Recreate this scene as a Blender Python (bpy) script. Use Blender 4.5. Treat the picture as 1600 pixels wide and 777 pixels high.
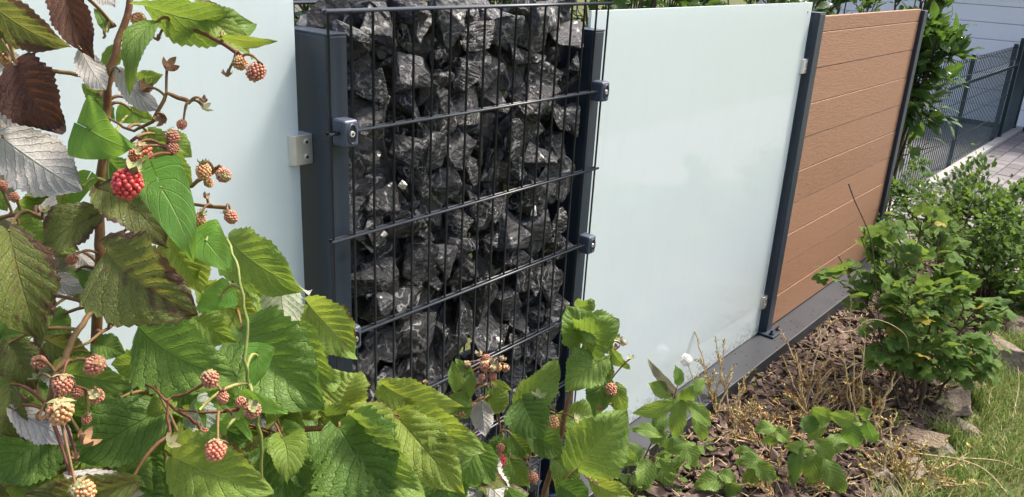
import bpy, bmesh, math, random
import numpy as np
from mathutils import Vector, Matrix, noise
R = math.radians
random.seed(7); rng = np.random.default_rng(7)
scene = bpy.context.scene
for o in list(bpy.data.objects): bpy.data.objects.remove(o)
C = scene.collection

# ------------------------------------------------------------------ camera
H = 1.63
AX = np.array([0.64738451, -0.23136959, 0.72619654])   # fence direction (world X) seen from the camera
AY = np.array([-0.76057678, -0.25756814, 0.59597115])  # through the fence (world Y)
AZ = np.array([0.04915549, -0.93815071, -0.34271997])  # up
FPX = 1290.0
cam = bpy.data.cameras.new('camera'); cam.sensor_width = 36; cam.lens = 36*FPX/1600
cam.clip_start = 0.05; cam.clip_end = 3000
co = bpy.data.objects.new('camera', cam); C.objects.link(co); scene.camera = co
M = Matrix(((AX[0], -AX[1], -AX[2], 0), (AY[0], -AY[1], -AY[2], 0), (AZ[0], -AZ[1], -AZ[2], H), (0, 0, 0, 1)))
co.matrix_world = M
# ------------------------------------------------------------------ light
SUN = Vector((0.50, -0.20, 0.84)).normalized()
w = bpy.data.worlds.new('World'); scene.world = w; w.use_nodes = True
nt = w.node_tree; bg = nt.nodes['Background']
sky = nt.nodes.new('ShaderNodeTexSky'); sky.sky_type = 'NISHITA'; sky.sun_disc = False
sky.sun_elevation = math.asin(SUN.z); sky.sun_rotation = math.atan2(SUN.x, SUN.y)
sky.dust_density = 5.0; sky.air_density = 0.8; sky.ozone_density = 0.3
nt.links.new(sky.outputs[0], bg.inputs[0]); bg.inputs[1].default_value = 0.15
sl = bpy.data.lights.new('sun', 'SUN'); sl.energy = 2.3; sl.angle = R(9); sl.color = (1, 0.95, 0.87)
so = bpy.data.objects.new('sun', sl); C.objects.link(so); so.rotation_euler = (-SUN).to_track_quat('-Z', 'Y').to_euler()
so.location = (0, 0, 20)
vs = scene.view_settings; vs.view_transform = 'Standard'; vs.look = 'None'; vs.gamma = 1; vs.exposure = 1.3
vs.use_curve_mapping = False

# ------------------------------------------------------------------ helpers
def at(px, py, d):
    """a point d metres in front of the lens, towards a spot of the view"""
    c = np.array([(px-800)/FPX, (py-388)/FPX, 1.0])*d
    return Vector((c@AX, c@AY, c@AZ+H))
def depth_of(p):
    q = np.array([p[0], p[1], p[2]-H]); return q[0]*AX[2]+q[1]*AY[2]+q[2]*AZ[2]
def gnd(px, py, z=0.0):
    c = np.array([(px-800)/FPX, (py-388)/FPX, 1.0]); d = np.array([c@AX, c@AY, c@AZ]); d = d*(z-H)/d[2]
    return Vector((d[0], d[1], z))

class MB:
    def __init__(s): s.v = []; s.f = []; s.uv = []
    def add(s, verts, faces, uvs=None):
        n = len(s.v); s.v.extend(verts); s.f.extend([tuple(i+n for i in f) for f in faces])
        s.uv.extend(uvs if uvs is not None else [(0.5, 0.5)]*len(verts)); return s
    def box(s, x0, x1, y0, y1, z0, z1):
        v = [(x, y, z) for x in (x0, x1) for y in (y0, y1) for z in (z0, z1)]
        return s.add(v, [(0,1,3,2),(4,6,7,5),(0,4,5,1),(2,3,7,6),(0,2,6,4),(1,5,7,3)])
    def tube(s, pts, r, n=6, cap=True):
        pts = [Vector(p) for p in pts]; k = len(pts)
        rr = r if hasattr(r, '__len__') else [r]*k
        vs_, fs = [], []; up = None
        for i, p in enumerate(pts):
            t = (pts[min(i+1, k-1)]-pts[max(i-1, 0)])
            if t.length < 1e-9: t = Vector((0, 0, 1))
            t.normalize()
            if up is None:
                up = Vector((0, 0, 1)) if abs(t.z) < 0.9 else Vector((1, 0, 0))
            a = t.cross(up)
            if a.length < 1e-6: a = t.cross(Vector((0.3, 1, 0.2)))
            a.normalize(); b = a.cross(t).normalized(); up = b
            for j in range(n):
                th = 2*math.pi*j/n; q = p+(a*math.cos(th)+b*math.sin(th))*rr[i]; vs_.append(tuple(q))
        for i in range(k-1):
            for j in range(n):
                j2 = (j+1) % n; fs.append((i*n+j, i*n+j2, (i+1)*n+j2, (i+1)*n+j))
        if cap: fs.append(tuple(range(n))); fs.append(tuple(reversed(range((k-1)*n, k*n))))
        return s.add(vs_, fs)
    def mesh(s, name, mat, smooth=True):
        me = bpy.data.meshes.new(name); me.from_pydata(s.v, [], s.f)
        uvl = me.uv_layers.new(name='UVMap'); li = np.empty(len(me.loops), dtype=np.int32)
        me.loops.foreach_get('vertex_index', li); uvl.data.foreach_set('uv', np.array(s.uv, dtype=np.float32)[li].ravel())
        if mat: me.materials.append(mat)
        if smooth: me.shade_smooth()
        me.update(); return me

def link(name, me, parent=None):
    o = bpy.data.objects.new(name, me); C.objects.link(o)
    if parent is not None: o.parent = parent
    return o
def part(name, mb, mat, parent, smooth=False): 
    """a part given in world coordinates under a thing"""
    o = link(name, mb.mesh(name, mat, smooth), parent)
    if parent is not None: o.matrix_parent_inverse = Matrix.Translation(-abs_loc(parent))
    return o
def abs_loc(o):
    return o.location.copy() if o.parent is None else Vector((0, 0, 0)) if False else (abs_loc(o.parent)+o.location+(o.matrix_parent_inverse.translation))
def thing(name, label, cat, loc=(0, 0, 0), group=None):
    o = bpy.data.objects.new(name, None); C.objects.link(o); o.location = loc; o.empty_display_size = 0.05
    return tag(o, label, cat, group)
def tag(o, label, cat, group=None, kind=None):
    o['label'] = label; o['category'] = cat
    if group: o['group'] = group
    if kind: o['kind'] = kind
    return o
def bevel(me, wdt, seg=2):
    bm = bmesh.new(); bm.from_mesh(me)
    bmesh.ops.remove_doubles(bm, verts=bm.verts, dist=1e-6)
    bmesh.ops.bevel(bm, geom=bm.edges[:], offset=wdt, segments=seg, affect='EDGES', profile=0.5)
    bm.to_mesh(me); bm.free(); return me
def bpart(name, b, mat, parent, bw=0.002, seg=2):
    mb = MB().box(*b); o = part(name, mb, mat, parent); bevel(o.data, bw, seg); return o

# ------------------------------------------------------------------ materials
def newmat(name):
    m = bpy.data.materials.new(name); m.use_nodes = True; t = m.node_tree
    for n in list(t.nodes): t.nodes.remove(n)
    out = t.nodes.new('ShaderNodeOutputMaterial'); return m, t, out
class N:
    def __init__(s, t): s.t = t
    def n(s, typ, **kw):
        nd = s.t.nodes.new('ShaderNode'+typ)
        for k, v in kw.items(): setattr(nd, k, v)
        return nd
    def set(s, nd, i, v):
        if hasattr(v, 'is_output'): s.t.links.new(v, nd.inputs[i])
        else: nd.inputs[i].default_value = v
    def math(s, op, a, b=0.0, c=None, clamp=False):
        nd = s.n('Math', operation=op); nd.use_clamp = clamp; s.set(nd, 0, a); s.set(nd, 1, b)
        if c is not None: s.set(nd, 2, c)
        return nd.outputs[0]
    def mix(s, f, a, b, mode='MIX'):
        nd = s.n('Mix', data_type='RGBA', blend_type=mode); s.set(nd, 0, f)
        s.set(nd, 6, a if hasattr(a, 'is_output') else (*a, 1)); s.set(nd, 7, b if hasattr(b, 'is_output') else (*b, 1)); return nd.outputs[2]
    def ramp(s, f, stops, interp='LINEAR'):
        nd = s.n('ValToRGB'); nd.color_ramp.interpolation = interp; e = nd.color_ramp.elements
        while len(e) < len(stops): e.new(0.5)
        for x, (p, c) in zip(e, stops): x.position = p; x.color = (*c, 1) if hasattr(c, '__len__') else (c, c, c, 1)
        s.set(nd, 0, f); return nd.outputs[0]
    def noise(s, vec, sc, det=3, rough=0.55, dist=0.0, dims='3D', w=None):
        nd = s.n('TexNoise', noise_dimensions=dims)
        if vec is not None: s.set(nd, 'Vector', vec)
        s.set(nd, 'Scale', sc); s.set(nd, 'Detail', det); s.set(nd, 'Roughness', rough); s.set(nd, 'Distortion', dist)
        if w is not None: s.set(nd, 'W', w)
        return nd
    def bump(s, h, strength, dist, normal=None):
        nd = s.n('Bump'); s.set(nd, 'Height', h); nd.inputs['Strength'].default_value = strength; nd.inputs['Distance'].default_value = dist
        if normal is not None: s.set(nd, 'Normal', normal)
        return nd.outputs[0]
    def mapping(s, vec, scale=(1,1,1), loc=(0,0,0)):
        nd = s.n('Mapping'); s.set(nd, 0, vec); nd.inputs['Scale'].default_value = scale; nd.inputs['Location'].default_value = loc; return nd.outputs[0]
    def bsdf(s, col, rough, normal=None, metal=0.0, spec=0.5, **kw):
        nd = s.n('BsdfPrincipled'); s.set(nd, 'Base Color', col if hasattr(col, 'is_output') else (*col, 1)); s.set(nd, 'Roughness', rough); s.set(nd, 'Metallic', metal)
        s.set(nd, 'Specular IOR Level', spec)
        if normal is not None: s.set(nd, 'Normal', normal)
        for k, v in kw.items(): s.set(nd, k, v)
        return nd.outputs[0]

def plain(name, col, rough, metal=0, var=0.15, nscale=30, bumps=0.0, spec=0.5, rvar=0.1):
    m, t, out = newmat(name); g = N(t); oc = g.n('TexCoord').outputs['Object']
    nz = g.noise(oc, nscale, 4).outputs[0]; rnd = g.n('ObjectInfo').outputs['Random']
    f = g.math('ADD', g.math('MULTIPLY', nz, 2*var), g.math('MULTIPLY', rnd, var*0.6)); f = g.math('ADD', f, 1-1.3*var)
    cn = g.n('VectorMath', operation='SCALE'); g.set(cn, 0, col); g.set(cn, 'Scale', f)
    rg = g.math('ADD', g.math('MULTIPLY', g.noise(oc, nscale*0.4, 3).outputs[0], 2*rvar), rough-rvar)
    nm = g.bump(g.noise(oc, nscale*6, 3).outputs[0], bumps, 0.002) if bumps else None
    t.links.new(g.bsdf(cn.outputs[0], rg, nm, metal, spec), out.inputs[0]); return m

def leafmat(name, c1, c2, under, vein, patch=(0.10,0.045,0.02), pamt=0.25, edge=0.35, nv=8, sweep=0.30, rough=0.42, trans=0.38, tcol=None, veinw=0.09, veinf=0.55, quilt=1.0, spec=0.32, holes=0):
    m, t, out = newmat(name); g = N(t); tc = g.n('TexCoord'); uv = tc.outputs['UV']; oc = tc.outputs['Object']
    geo = g.n('NewGeometry'); rnd = g.math('FRACT', g.math('ADD', g.n('ObjectInfo').outputs['Random'], geo.outputs['Random Per Island']))
    sp = g.n('SeparateXYZ'); g.set(sp, 0, uv); u = sp.outputs[0]
    a = g.math('ABSOLUTE', g.math('SUBTRACT', g.math('MULTIPLY', sp.outputs[1], 2.0), 1.0))
    tt = g.math('SUBTRACT', u, g.math('MULTIPLY', a, sweep))
    fr = g.math('ABSOLUTE', g.math('SUBTRACT', g.math('FRACT', g.math('ADD', g.math('MULTIPLY', tt, nv), 0.5)), 0.5))
    lat = g.math('SUBTRACT', 1.0, g.math('DIVIDE', fr, veinw), clamp=True)
    mid = g.math('SUBTRACT', 1.0, g.math('DIVIDE', a, 0.05), clamp=True)
    vm = g.math('MAXIMUM', mid, g.math('MULTIPLY', lat, 0.7))
    seed = g.n('Combine'+'XYZ'); g.set(seed, 0, g.math('MULTIPLY', rnd, 37.0)); g.set(seed, 1, g.math('MULTIPLY', rnd, 19.0))
    va = g.n('VectorMath', operation='ADD'); g.set(va, 0, uv); g.set(va, 1, seed.outputs[0]); uvr = va.outputs[0]
    nz = g.noise(uvr, 3.0, 4).outputs[0]
    mixf = g.math('ADD', g.math('MULTIPLY', g.math('SUBTRACT', nz, 0.5), 1.8), rnd, clamp=True)
    col = g.mix(mixf, c1, c2)
    # small net of veins gives quilted cells
    vo = g.n('TexVoronoi', feature='DISTANCE_TO_EDGE'); g.set(vo, 'Vector', uvr); g.set(vo, 'Scale', 26.0)
    cell = g.ramp(vo.outputs[0], [(0.0, 0.0), (0.12, 1.0)])
    wide = g.math('MULTIPLY', g.math('MULTIPLY', fr, 2.0), quilt, clamp=True)
    col = g.mix(g.math('MULTIPLY', wide, 0.35), col, tuple(x*0.62 for x in c1))
    col = g.mix(g.math('MULTIPLY', g.math('SUBTRACT', 1.0, cell), 0.30*quilt), col, tuple(x*0.55 for x in c1))
    # withered patches: margin and blotches
    pn = g.noise(uvr, 2.6, 5, 0.65).outputs[0]
    eg = g.ramp(g.noise(uvr, 1.3, 2).outputs[0], [(0.42, 0.0), (0.62, 1.0)])
    e = g.math('MULTIPLY', g.math('MULTIPLY', g.math('POWER', a, 4.0), edge*1.3), eg)
    e = g.math('ADD', e, g.math('MULTIPLY', g.math('POWER', u, 5.0), edge*0.5))
    pf = g.math('ADD', g.math('ADD', g.math('ADD', pn, e), g.math('MULTIPLY', g.math('SUBTRACT', fr, 0.25), 0.5*pamt)), pamt-0.5)
    pm = g.ramp(pf, [(0.5, 0.0), (0.62, 1.0)])
    col = g.mix(g.math('MULTIPLY', vm, veinf), col, vein)
    col = g.mix(g.math('MULTIPLY', pm, 0.9), col, patch)
    sp2 = g.ramp(g.noise(uvr, 22, 2).outputs[0], [(0.70, 0.0), (0.74, 1.0)])
    col = g.mix(g.math('MULTIPLY', sp2, 0.5*min(1, pamt*3)), col, (0.16, 0.09, 0.03))
    if holes:
        hr = g.ramp(g.noise(uvr, 5.5, 3, 0.6).outputs[0], [(holes-0.055, 0.0), (holes-0.02, 1.0)]); col = g.mix(g.math('MULTIPLY', hr, 0.85), col, (0.20,0.10,0.035))
    uc = g.mix(g.math('MULTIPLY', nz, 0.5), under, tuple(x*0.72 for x in under)); uc = g.mix(g.math('MULTIPLY', vm, 0.55), uc, tuple(x*0.60 for x in under))
    uc = g.mix(g.math('MULTIPLY', pm, 0.45), uc, patch)
    top = g.mix(geo.outputs['Backfacing'], col, uc)
    hgt = g.math('SUBTRACT', g.math('MULTIPLY', cell, 0.17*quilt), g.math('MULTIPLY', vm, 0.8))
    nm = g.bump(g.math('ADD', hgt, g.math('MULTIPLY', nz, 0.3)), 0.8, 0.0025)
    rg = g.math('ADD', rough, g.math('MULTIPLY', geo.outputs['Backfacing'], 0.25))
    b = g.bsdf(top, rg, nm, 0, spec)
    tr = g.n('BsdfTranslucent'); tcv = g.mix(0.5, col, tcol or tuple(min(1, x*2.6) for x in c2)); g.set(tr, 'Color', g.mix(g.math('MULTIPLY', pm, 0.8), tcv, patch)); g.set(tr, 'Normal', nm)
    mx = g.n('MixShader'); mx.inputs[0].default_value = trans; t.links.new(b, mx.inputs[1]); t.links.new(tr.outputs[0], mx.inputs[2])
    if holes:
        hn = g.noise(uvr, 5.5, 3, 0.6).outputs[0]; hm = g.math('GREATER_THAN', hn, holes)
        tp = g.n('BsdfTransparent'); m3 = g.n('MixShader'); t.links.new(hm, m3.inputs[0]); t.links.new(mx.outputs[0], m3.inputs[1]); t.links.new(tp.outputs[0], m3.inputs[2]); mx = m3
    t.links.new(mx.outputs[0], out.inputs[0]); return m

SILV = (0.46, 0.47, 0.42)
YT = (0.38, 0.50, 0.05)
LM = {
 'G': leafmat('raspberry_leaf_green', (0.14,0.25,0.044), (0.225,0.34,0.06), SILV, (0.24,0.34,0.12), pamt=0.12, edge=0.25, tcol=YT, holes=0.745),
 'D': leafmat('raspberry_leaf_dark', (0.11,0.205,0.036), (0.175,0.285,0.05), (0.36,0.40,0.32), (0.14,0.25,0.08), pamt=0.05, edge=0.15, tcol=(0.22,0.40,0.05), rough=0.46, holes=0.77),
 'Y': leafmat('raspberry_leaf_yellowing', (0.18,0.295,0.05), (0.29,0.375,0.062), (0.44,0.48,0.34), (0.34,0.40,0.13), pamt=0.16, edge=0.38, tcol=(0.55,0.62,0.06), holes=0.735),
 'O': leafmat('raspberry_leaf_bronzed', (0.11,0.135,0.035), (0.17,0.20,0.045), (0.40,0.40,0.33), (0.30,0.27,0.10), patch=(0.095,0.040,0.030), pamt=0.44, edge=0.3, tcol=(0.34,0.34,0.05), holes=0.73),
 'B': leafmat('raspberry_leaf_withered', (0.075,0.032,0.022), (0.13,0.055,0.025), (0.40,0.36,0.32), (0.17,0.09,0.05), patch=(0.035,0.018,0.018), pamt=0.42, edge=0.3, rough=0.6, trans=0.22, tcol=(0.30,0.11,0.03), holes=0.71),
 'S': leafmat('raspberry_leaf_silver', (0.16,0.15,0.08), (0.22,0.20,0.12), (0.56,0.53,0.48), (0.3,0.3,0.2), patch=(0.16,0.09,0.06), pamt=0.22, edge=0.35, rough=0.65, trans=0.25, tcol=(0.5,0.48,0.32), holes=0.74),
 'V': leafmat('bindweed_leaf', (0.09,0.24,0.03), (0.17,0.36,0.045), (0.25,0.36,0.14), (0.36,0.50,0.18), patch=(0.28,0.25,0.07), pamt=0.23, edge=0.1, nv=5, sweep=0.55, rough=0.45, tcol=(0.42,0.62,0.06), veinw=0.07, veinf=0.5, quilt=0.6, trans=0.42),
 'K': leafmat('currant_leaf', (0.075,0.155,0.032), (0.145,0.235,0.05), (0.22,0.30,0.14), (0.26,0.33,0.12), patch=(0.42,0.30,0.04), pamt=0.10, edge=0.12, nv=5, sweep=0.5, tcol=(0.34,0.48,0.05), rough=0.6, spec=0.15),
 'KY': leafmat('currant_leaf_yellow', (0.40,0.34,0.05), (0.50,0.36,0.06), (0.40,0.38,0.14), (0.5,0.45,0.15), patch=(0.22,0.08,0.03), pamt=0.25, edge=0.3, nv=5, sweep=0.5, tcol=(0.6,0.5,0.06)),
 'P': leafmat('privet_leaf', (0.042,0.10,0.02), (0.088,0.165,0.03), (0.16,0.24,0.09), (0.15,0.24,0.08), pamt=0.06, edge=0.1, nv=5, tcol=(0.28,0.42,0.05), rough=0.6, quilt=0.2, spec=0.15),
 'L': leafmat('laurel_leaf', (0.028,0.075,0.020), (0.055,0.125,0.030), (0.14,0.22,0.08), (0.12,0.2,0.06), pamt=0.02, edge=0.05, nv=7, tcol=(0.20,0.34,0.03), rough=0.17, quilt=0.0, veinf=0.4, spec=0.5),
}
def barkmat(name, c1, c2, sc=60, rough=0.75):
    m, t, out = newmat(name); g = N(t); oc = g.n('TexCoord').outputs['Object']; rnd = g.n('ObjectInfo').outputs['Random']; isl = g.n('NewGeometry').outputs['Random Per Island']
    nz = g.noise(oc, sc, 5, 0.65).outputs[0]
    f = g.math('ADD', g.math('MULTIPLY', g.math('SUBTRACT', nz, 0.5), 1.8), g.math('FRACT', g.math('ADD', rnd, isl)), clamp=True)
    col = g.mix(f, c1, c2); nm = g.bump(nz, 0.6, 0.003)
    t.links.new(g.bsdf(col, rough, nm, 0, 0.3), out.inputs[0]); return m
M_stem = barkmat('cane_bark', (0.12,0.040,0.022), (0.20,0.13,0.045), 40, 0.55)
M_stemg = barkmat('green_stalk', (0.16,0.22,0.05), (0.30,0.27,0.08), 40, 0.5)
M_twig = barkmat('dry_twig', (0.34,0.24,0.13), (0.52,0.41,0.25), 50)
M_dark_twig = barkmat('dark_twig', (0.055,0.032,0.022), (0.11,0.075,0.05), 50)
M_needle = barkmat('yellow_needle', (0.34,0.33,0.07), (0.52,0.44,0.16), 50, 0.6)
M_needle_red = barkmat('russet_needle', (0.28,0.10,0.035), (0.40,0.22,0.08), 50, 0.6)
M_sepal = barkmat('sepal', (0.26,0.32,0.12), (0.42,0.38,0.20), 80, 0.6)
M_sepal_dry = barkmat('dry_sepal', (0.24,0.11,0.055), (0.42,0.25,0.13), 80, 0.7)
M_petal_dry = barkmat('pale_bud', (0.52,0.38,0.22), (0.66,0.52,0.32), 80, 0.7)

def berrymat(name, c1, c2, rough=0.28, sss=0.3):
    m, t, out = newmat(name); g = N(t); oc = g.n('TexCoord').outputs['Object']; isl = g.n('NewGeometry').outputs['Random Per Island']
    f = g.math('ADD', g.math('MULTIPLY', isl, 0.75), g.math('MULTIPLY', g.noise(oc, 60, 3).outputs[0], 0.4), clamp=True)
    col = g.mix(f, c1, c2); nm = g.bump(g.noise(oc, 900, 3).outputs[0], 0.25, 0.0005)
    t.links.new(g.bsdf(col, rough, nm, 0, 0.5, **{'Subsurface Weight': sss, 'Subsurface Radius': (0.004, 0.0015, 0.001)}), out.inputs[0]); return m
BM = {'r': berrymat('ripe_berry', (0.56,0.045,0.045), (0.68,0.10,0.085)), 'p': berrymat('pink_berry', (0.60,0.16,0.09), (0.66,0.26,0.16)),
      'o': berrymat('orange_berry', (0.52,0.23,0.09), (0.62,0.37,0.18)), 'b': berrymat('dull_berry', (0.38,0.12,0.075), (0.52,0.25,0.15), 0.45)}

def stonemat():
    m, t, out = newmat('black_veined_rock'); g = N(t); tc = g.n('TexCoord'); rnd = g.n('ObjectInfo').outputs['Random']
    off = g.n('CombineXYZ'); g.set(off, 0, g.math('MULTIPLY', rnd, 31.0)); g.set(off, 1, g.math('MULTIPLY', rnd, 17.0))
    va = g.n('VectorMath', operation='ADD'); g.set(va, 0, tc.outputs['Object']); g.set(va, 1, off.outputs[0]); p = va.outputs[0]
    n1 = g.noise(p, 1.6, 6, 0.65).outputs[0]; n2 = g.noise(g.mapping(p, (1, 1, 1.8)), 5.0, 6, 0.75).outputs[0]
    base = g.ramp(g.math('ADD', g.math('MULTIPLY', n1, 0.66), g.math('MULTIPLY', g.math('SUBTRACT', rnd, 0.15), 0.42)), [(0.30, (0.005,0.005,0.006)), (0.50, (0.012,0.012,0.013)), (0.66, (0.062,0.062,0.064))])
    dust = g.ramp(n2, [(0.50, 0.0), (0.72, 1.0)]); base = g.mix(g.math('MULTIPLY', dust, 0.33), base, (0.13,0.127,0.123))
    wv = g.n('TexWave', wave_type='BANDS'); g.set(wv, 'Vector', p); g.set(wv, 'Scale', 0.8); g.set(wv, 'Distortion', 14.0); g.set(wv, 'Detail', 4.0); g.set(wv, 'Detail Scale', 1.6)
    vein = g.ramp(wv.outputs[1], [(0.90, 0.0), (0.975, 1.0)])
    vgate = g.ramp(g.noise(p, 1.2, 2).outputs[0], [(0.44, 0.0), (0.56, 1.0)])
    base = g.mix(g.math('MULTIPLY', g.math('MULTIPLY', vein, vgate), 0.6), base, (0.48,0.47,0.44))
    calc = g.ramp(g.noise(p, 2.2, 3).outputs[0], [(0.69, 0.0), (0.72, 1.0)]); base = g.mix(calc, base, (0.62,0.60,0.56))
    rusty = g.ramp(g.noise(p, 2.4, 3).outputs[0], [(0.62, 0.0), (0.75, 1.0)]); base = g.mix(g.math('MULTIPLY', rusty, 0.25), base, (0.10,0.06,0.035))
    vo = g.n('TexVoronoi', feature='F1'); g.set(vo, 'Vector', g.mapping(p, (1, 1, 2.2))); g.set(vo, 'Scale', 3.2)
    h = g.math('ADD', g.math('MULTIPLY', n2, 0.9), g.math('MULTIPLY', vo.outputs[0], 0.7)); nm = g.bump(h, 0.9, 0.007)
    rg = g.ramp(n2, [(0.3, 0.22), (0.7, 0.42)])
    t.links.new(g.bsdf(base, rg, nm, 0, 0.7), out.inputs[0]); return m
M_stone = stonemat()
M_white_stone = plain('white_calcite', (0.74,0.70,0.62), 0.5, var=0.15, nscale=40, bumps=0.5)
def paintmat():
    m, t, out = newmat('anthracite_powder_coat'); g = N(t); oc = g.n('TexCoord').outputs['Object']
    n1 = g.noise(oc, 6, 4).outputs[0]; sp = g.ramp(g.noise(oc, 120, 3).outputs[0], [(0.66, 0.0), (0.72, 1.0)])
    col = g.mix(n1, (0.016,0.026,0.042), (0.024,0.036,0.053)); col = g.mix(g.math('MULTIPLY', sp, 0.18), col, (0.16,0.17,0.17))
    streak = g.noise(g.mapping(oc, (40, 40, 1.2)), 1.0, 4).outputs[0]; col = g.mix(g.math('MULTIPLY', g.ramp(streak, [(0.55,0.0),(0.75,1.0)]), 0.12), col, (0.17,0.18,0.18))
    nm = g.bump(g.noise(oc, 900, 2).outputs[0], 0.12, 0.0006)
    t.links.new(g.bsdf(col, g.math('ADD', 0.32, g.math('MULTIPLY', n1, 0.18)), nm, 0, 0.5), out.inputs[0]); return m
M_paint = paintmat()
M_wire = plain('anthracite_wire', (0.022,0.027,0.034), 0.34, var=0.12, nscale=60, spec=0.55)
M_clip = plain('grey_blue_clip', (0.060,0.075,0.105), 0.42, var=0.1, nscale=60)
M_steel = plain('brushed_stainless', (0.80,0.78,0.74), 0.52, metal=1.0, var=0.08, nscale=90, bumps=0.05)
M_hole = plain('socket_black', (0.015,0.015,0.018), 0.6)
M_plinth = plain('anthracite_aluminium_sheet', (0.026,0.030,0.037), 0.48, var=0.22, nscale=9, bumps=0.05, rvar=0.15)
M_conc = plain('grey_concrete', (0.30,0.29,0.27), 0.85, var=0.2, nscale=18, bumps=0.5)
M_white = plain('garage_white', (0.84,0.83,0.83), 0.5, var=0.04, nscale=4)
M_wall = plain('pale_render', (0.60,0.59,0.56), 0.85, var=0.08, nscale=8, bumps=0.4)
M_green = plain('moss_green_coating', (0.010,0.029,0.031), 0.4, var=0.15)
M_soil = plain('dark_soil', (0.045,0.030,0.022), 0.95, var=0.4, nscale=25, bumps=0.8)
M_rock = None
def glassmat():
    m, t, out = newmat('satin_glass'); g = N(t); oc = g.n('TexCoord').outputs['Object']
    n1 = g.noise(oc, 2.5, 4).outputs[0]; dirt = g.ramp(g.noise(g.mapping(oc, (3, 3, 1)), 6, 6, 0.7).outputs[0], [(0.5, 0.0), (0.8, 1.0)])
    col = g.mix(g.math('MULTIPLY', dirt, 0.10), (0.87,0.965,0.965), (0.66,0.72,0.70))
    pz = g.n('SeparateXYZ'); g.set(pz, 0, g.n('NewGeometry').outputs['Position'])
    low = g.math('SUBTRACT', 1.0, g.math('DIVIDE', g.math('SUBTRACT', pz.outputs[2], 0.08), 0.16), clamp=True)
    spl = g.ramp(g.math('ADD', g.noise(oc, 70, 4, 0.7).outputs[0], g.math('MULTIPLY', low, 0.28)), [(0.70, 0.0), (0.80, 1.0)]); col = g.mix(g.math('MULTIPLY', g.math('MULTIPLY', spl, low), 0.55), col, (0.30,0.25,0.19))
    stk = g.ramp(g.noise(g.mapping(oc, (60, 1, 1.6)), 1.0, 4, 0.6).outputs[0], [(0.56, 0.0), (0.74, 1.0)]); col = g.mix(g.math('MULTIPLY', stk, 0.07), col, (0.55,0.58,0.54))
    fly = g.ramp(g.noise(oc, 42, 2).outputs[0], [(0.80, 0.0), (0.82, 1.0)]); col = g.mix(g.math('MULTIPLY', fly, 0.35), col, (0.25,0.22,0.18))
    d = g.n('BsdfDiffuse'); g.set(d, 0, col); tr = g.n('BsdfTranslucent'); g.set(tr, 0, col)
    mx = g.n('MixShader'); mx.inputs[0].default_value = 0.48; t.links.new(d.outputs[0], mx.inputs[1]); t.links.new(tr.outputs[0], mx.inputs[2])
    gl = g.n('BsdfGlossy'); gl.inputs['Roughness'].default_value = 0.03; gl.inputs['Color'].default_value = (1,1,1,1)
    fr = g.n('Fresnel'); fr.inputs[0].default_value = 1.6; m2 = g.n('MixShader')
    t.links.new(fr.outputs[0], m2.inputs[0]); t.links.new(mx.outputs[0], m2.inputs[1]); t.links.new(gl.outputs[0], m2.inputs[2])
    t.links.new(m2.outputs[0], out.inputs[0]); return m
M_glass = glassmat()
def woodmat():
    m, t, out = newmat('cedar_composite'); g = N(t); oc = g.n('TexCoord').outputs['Object']; rnd = g.n('ObjectInfo').outputs['Random']
    off = g.n('CombineXYZ'); g.set(off, 0, g.math('MULTIPLY', rnd, 40.0)); g.set(off, 2, g.math('MULTIPLY', rnd, 13.0))
    va = g.n('VectorMath', operation='ADD'); g.set(va, 0, oc); g.set(va, 1, off.outputs[0]); p = va.outputs[0]
    ps = g.mapping(p, (1.2, 1, 9)); wob = g.noise(ps, 1.8, 3).outputs[0]
    ringv = g.math('FRACT', g.math('MULTIPLY', wob, 13.0)); ring = g.ramp(ringv, [(0.0, 0.0), (0.75, 1.0), (0.95, 0.2), (1.0, 0.0)])
    fine = g.noise(g.mapping(p, (6, 6, 260)), 1.0, 4).outputs[0]
    f = g.math('ADD', g.math('MULTIPLY', ring, 0.45), g.math('MULTIPLY', fine, 0.6), clamp=True)
    col = g.mix(f, (0.222,0.111,0.061), (0.345,0.190,0.110))
    big = g.noise(p, 1.5, 3).outputs[0]; col = g.mix(g.math('MULTIPLY', big, 0.35), col, (0.27,0.145,0.09)); col = g.mix(g.math('MULTIPLY', rnd, 0.35), col, (0.40,0.225,0.13)); dj = g.ramp(g.noise(oc, 55, 3).outputs[0], [(0.72, 0.0), (0.76, 1.0)]); col = g.mix(g.math('MULTIPLY', dj, 0.5), col, (0.08,0.05,0.035))
    nm = g.bump(f, 0.45, 0.0018)
    t.links.new(g.bsdf(col, 0.55, nm, 0, 0.35), out.inputs[0]); return m
M_wood = woodmat()

# ------------------------------------------------------------------ ground
def sstep(a, b, x):
    x = min(1, max(0, (x-a)/(b-a))); return x*x*(3-2*x)
def hgt(x, y): return -0.5*sstep(4.9, 7.2, x)
YE = 0.43    # the line where the bed meets the lawn
def groundmat():
    m, t, out = newmat('lawn_soil'); g = N(t); oc = g.n('TexCoord').outputs['Object']
    n1 = g.noise(oc, 5, 5).outputs[0]; n2 = g.noise(oc, 60, 4).outputs[0]
    col = g.mix(g.ramp(n1, [(0.35, 0.0), (0.65, 1.0)]), (0.055,0.085,0.025), (0.14,0.12,0.055)); col = g.mix(n2, col, (0.09,0.10,0.035))
    t.links.new(g.bsdf(col, 0.95, g.bump(n2, 0.8, 0.02), 0, 0.2), out.inputs[0]); return m
gm = MB(); 
gx = [-400,-120,-40,-12,-4]+[i*0.5 for i in range(-7, 30)]+[16,20,40,120,400]; gy = [-400,-120,-40,-12,-5,-3,-2,-1,-0.5,0,0.5,1.0,1.5,2,3,5,8,12,40,120,400]
vv = [(x, y, hgt(x, y)-0.012) for x in gx for y in gy]; ny = len(gy)
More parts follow.
